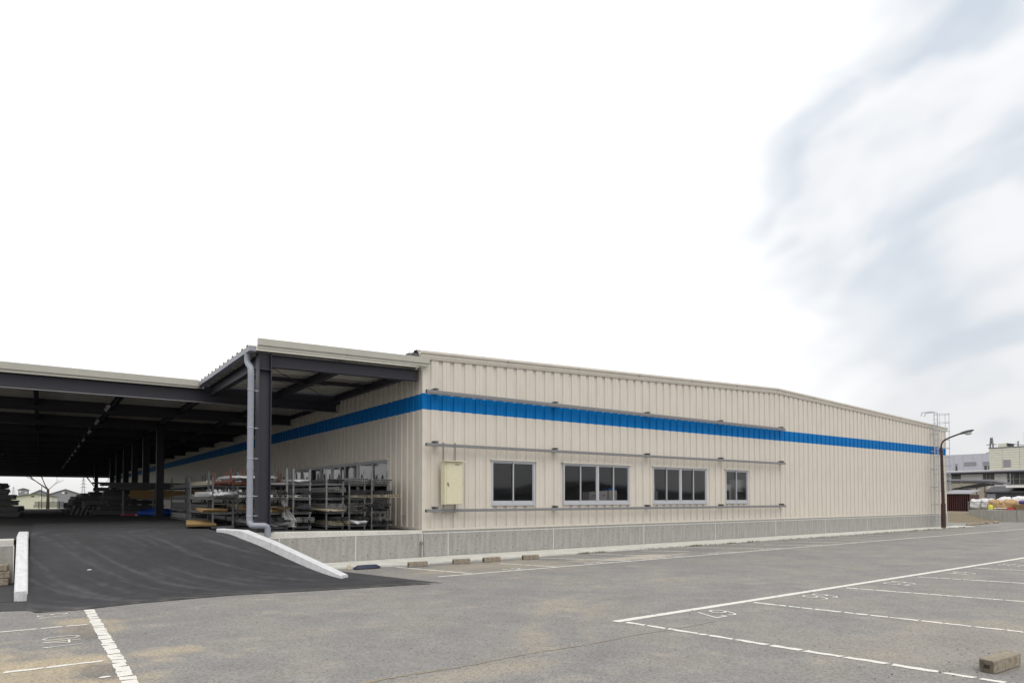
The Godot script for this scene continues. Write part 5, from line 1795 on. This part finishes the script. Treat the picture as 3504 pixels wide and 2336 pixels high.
	for w in [[-1.35, 0.5, 7.32, 8.0, M.grey_mid], [1.55, 3.4, 7.25, 7.96, M.grey_mid], [1.7, 2.1, 6.5, 7.22, M.pane_far], [2.3, 2.7, 6.5, 7.22, M.pane_far], [-2.72, -2.45, 6.4, 7.36, M.pane_far], [-2.75, -2.4, 7.5, 7.75, M.grey_mid], [-3.7, -3.5, 7.4, 7.6, M.grey_mid]]:
		var st := begin()
		span(st, Vector3(-0.06, w[2], w[0]), Vector3(-0.001, w[3], w[1]))
		commit(st, "window", w[4], lb)
	pylon(Vector3(560, 0, -168.5), 46.0, 3.2, "power pylon rising behind the cream boarded storey")
	# goods along the yard wall
	var bagn := noise(121, 1.0, 3)
	var bags := [[51.5, -4.3, 0.42, 0.8, 0, "white bulk bag beside the maroon shed"], [51.5, -3.55, 0.42, 0.86, 0, "white bulk bag under the shelter rail"], [51.0, -2.95, 0.42, 0.74, 1, "tan bulk bag behind the grey railing"], [50.4, -2.15, 0.42, 0.66, 1, "tan bulk bag behind the yellow drum"], [49.8, -1.55, 0.5, 0.74, 1, "largest tan bulk bag, creased, on the yard wall"], [50.4, -0.75, 0.45, 0.74, 1, "tan bulk bag beside the brown crate"], [51.8, -2.6, 0.45, 0.95, 0, "white bulk bag behind the yellow drum"], [51.4, -1.6, 0.5, 0.98, 0, "white bulk bag behind the largest tan bag"], [51.2, -0.6, 0.5, 0.95, 0, "white bulk bag behind the blue drum"]]
	for b in bags:
		var st := begin()
		blob(st, Vector3(0, b[3] * 0.45, 0), Vector3(b[2], b[3] * 0.5, b[2]), bagn, 0.4, 3.0, 3.4, 30, 18, -0.9)
		var ob := commit(soft(st), "bulk_bag", M.tan_bag if b[4] == 1 else M.white_bag)
		ob.position = Vector3(b[0], 0.78, b[1])
		tag(ob, b[5], "bag", "bulk bags on the yard wall")
	var dr := begin()
	blob(dr, Vector3(49, 0.98, -2.6), Vector3(0.14, 0.18, 0.14), bagn, 0.02, 1.0, 3.2, 16, 10)
	tag(commit(soft(dr), "yellow_drum", M.yellow), "small yellow drum standing on the yard wall", "drum")
	var ds := node("sign_disc", self, Vector3(49.0, 0.8, -1.35))
	tag(ds, "red disc sign lying flat with its white pole", "sign")
	var d1 := begin()
	tube(d1, [Vector3(0, 0.02, 0), Vector3(0, 0.09, 0.0), Vector3(0, 0.16, 0)], [0.3, 0.26, 0.1], 16)
	commit(d1, "disc", M.red, ds)
	var d2 := begin()
	tube(d2, [Vector3(-0.05, 0.1, -1.05), Vector3(0, 0.1, -0.25)], 0.022, 8)
	commit(d2, "pole", M.white, ds)
	var cr := begin()
	box(cr, Vector3(49.2, 1.0, -0.6), Vector3(0.6, 0.42, 0.85))
	for k in 3:
		box(cr, Vector3(48.89, 0.86 + 0.14 * k, -0.6), Vector3(0.02, 0.1, 0.85))
	tag(commit(cr, "brown_crate", M.wood), "brown wooden crate beside the red disc", "crate")
	var bd := begin()
	tube(bd, [Vector3(49.2, 1.36, -0.9), Vector3(49.2, 1.36, -0.1)], 0.13, 14)
	tag(commit(bd, "blue_drum", M.indigo), "dark blue drum lying on the brown crate", "drum")
	var rl := node("yard_railing", self, Vector3(49, 0.8, -3.3))
	tag(rl, "grey tube railing in front of the white bulk bags", "railing")
	for z in [-0.75, 0.02, 0.8]:
		var st := begin()
		tube(st, [Vector3(0, 0, z), Vector3(0, 0.56, z)], 0.025, 8)
		commit(st, "post", M.galv, rl)
	for y in [0.1, 0.56]:
		var st := begin()
		tube(st, [Vector3(0, y, -0.8), Vector3(0, y, 0.85)], 0.02, 8)
		commit(st, "rail", M.galv, rl)
	# rough kerb stones past the lamp
	for i in 6:
		var st := begin()
		var x: float = [36.4, 37.4, 38.3, 39.6, 40.8, 42.6][i]
		blob(st, Vector3(x, 0.05, 0.35 - 0.12 * i), Vector3(0.22 + 0.12 * (i % 2), 0.1, 0.1), noise(130 + i, 1.0, 3), 0.6, 2.0, 3.0, 14, 8)
		tag(commit(soft(st), "rubble_block", M.stop), "rough brown rubble block at the verge, %s past the street lamp" % ORD[i], "rubble", "rubble blocks past the street lamp")

func make_interior() -> void:
	# things seen dimly through the office glass
	var c := node("white_cupboard", self, Vector3(14.2, 0.78, -0.3))
	tag(c, "low white cupboard standing behind the small window", "cupboard")
	var st := begin()
	span(st, Vector3(-0.55, 0, -0.25), Vector3(0.15, 1.45, 0.0))
	commit(st, "body", M.white, c)
	var d := begin()
	span(d, Vector3(-0.5, 0.1, 0.001), Vector3(0.0, 1.2, 0.012))
	commit(d, "door_glass", M.pane_far, c)
	var c2 := node("white_cupboard", self, Vector3(15.1, 0.78, -0.3))
	tag(c2, "taller white cupboard standing behind the small window", "cupboard")
	var s2 := begin()
	span(s2, Vector3(-0.5, 0, -0.3), Vector3(0.35, 1.65, 0.0))
	commit(s2, "body", M.white, c2)
	var d2 := begin()
	span(d2, Vector3(-0.35, 0.1, 0.001), Vector3(0.2, 1.15, 0.012))
	commit(d2, "door_glass", M.pane_far, c2)
	for k in 3:
		var wc := node("filing_cabinet", self, Vector3(6.75 + 0.46 * k, 0.78, -0.35))
		tag(wc, ["white filing cabinet behind the wide window next to the square one", "white filing cabinet in the middle of three behind the wide window", "white filing cabinet carrying a blue box behind the wide window"][k], "cabinet", "cabinets behind the window glass")
		var wb := begin()
		span(wb, Vector3(-0.2, 0, -0.35), Vector3(0.2, 1.1 + 0.03 * k, 0.0))
		commit(wb, "body", M.white, wc)
		for r in 4:
			var dw := begin()
			span(dw, Vector3(-0.18, 0.03 + 0.27 * r, 0.001), Vector3(0.18, 0.27 + 0.27 * r, 0.015))
			var dd := commit(dw, "drawer", M.white, wc)
			var hh := begin()
			span(hh, Vector3(-0.06, 0.16 + 0.27 * r, 0.016), Vector3(0.06, 0.18 + 0.27 * r, 0.03))
			commit(hh, "handle", M.galv_dark, dd)
	var bb := begin()
	span(bb, Vector3(7.5, 1.945, -0.65), Vector3(7.85, 2.03, -0.37))
	tag(commit(bb, "blue_box", M.blue), "flat blue box lying on the filing cabinet", "box")
	var e := node("dispenser", self, Vector3(9.75, 0.78, -0.3))
	tag(e, "pale dispenser behind the wide window next to the small one", "dispenser")
	var s3 := begin()
	span(s3, Vector3(-0.12, 0, -0.2), Vector3(0.12, 1.15, 0.05))
	commit(s3, "body", M.grey_mid, e)
	var s4 := begin()
	tube(s4, [Vector3(0, 1.15, 0), Vector3(-0.03, 1.3, 0), Vector3(-0.06, 1.42, 0)], 0.03, 8)
	commit(s4, "spout", M.white, e)

func _ready() -> void:
	rng.seed = 20240611
	make_view()
	make_materials()
	M.indigo_dark = mat(lin(0.02, 0.025, 0.06), 0.5)
	make_ground()
	make_dock()
	make_markings()
	make_warehouse()
	make_canopy()
	make_beyond()
	make_neighbours()
	make_cabinet()
	make_ladder()
	make_lamp()
	make_racks()
	make_interior()
	make_small_ground_things()
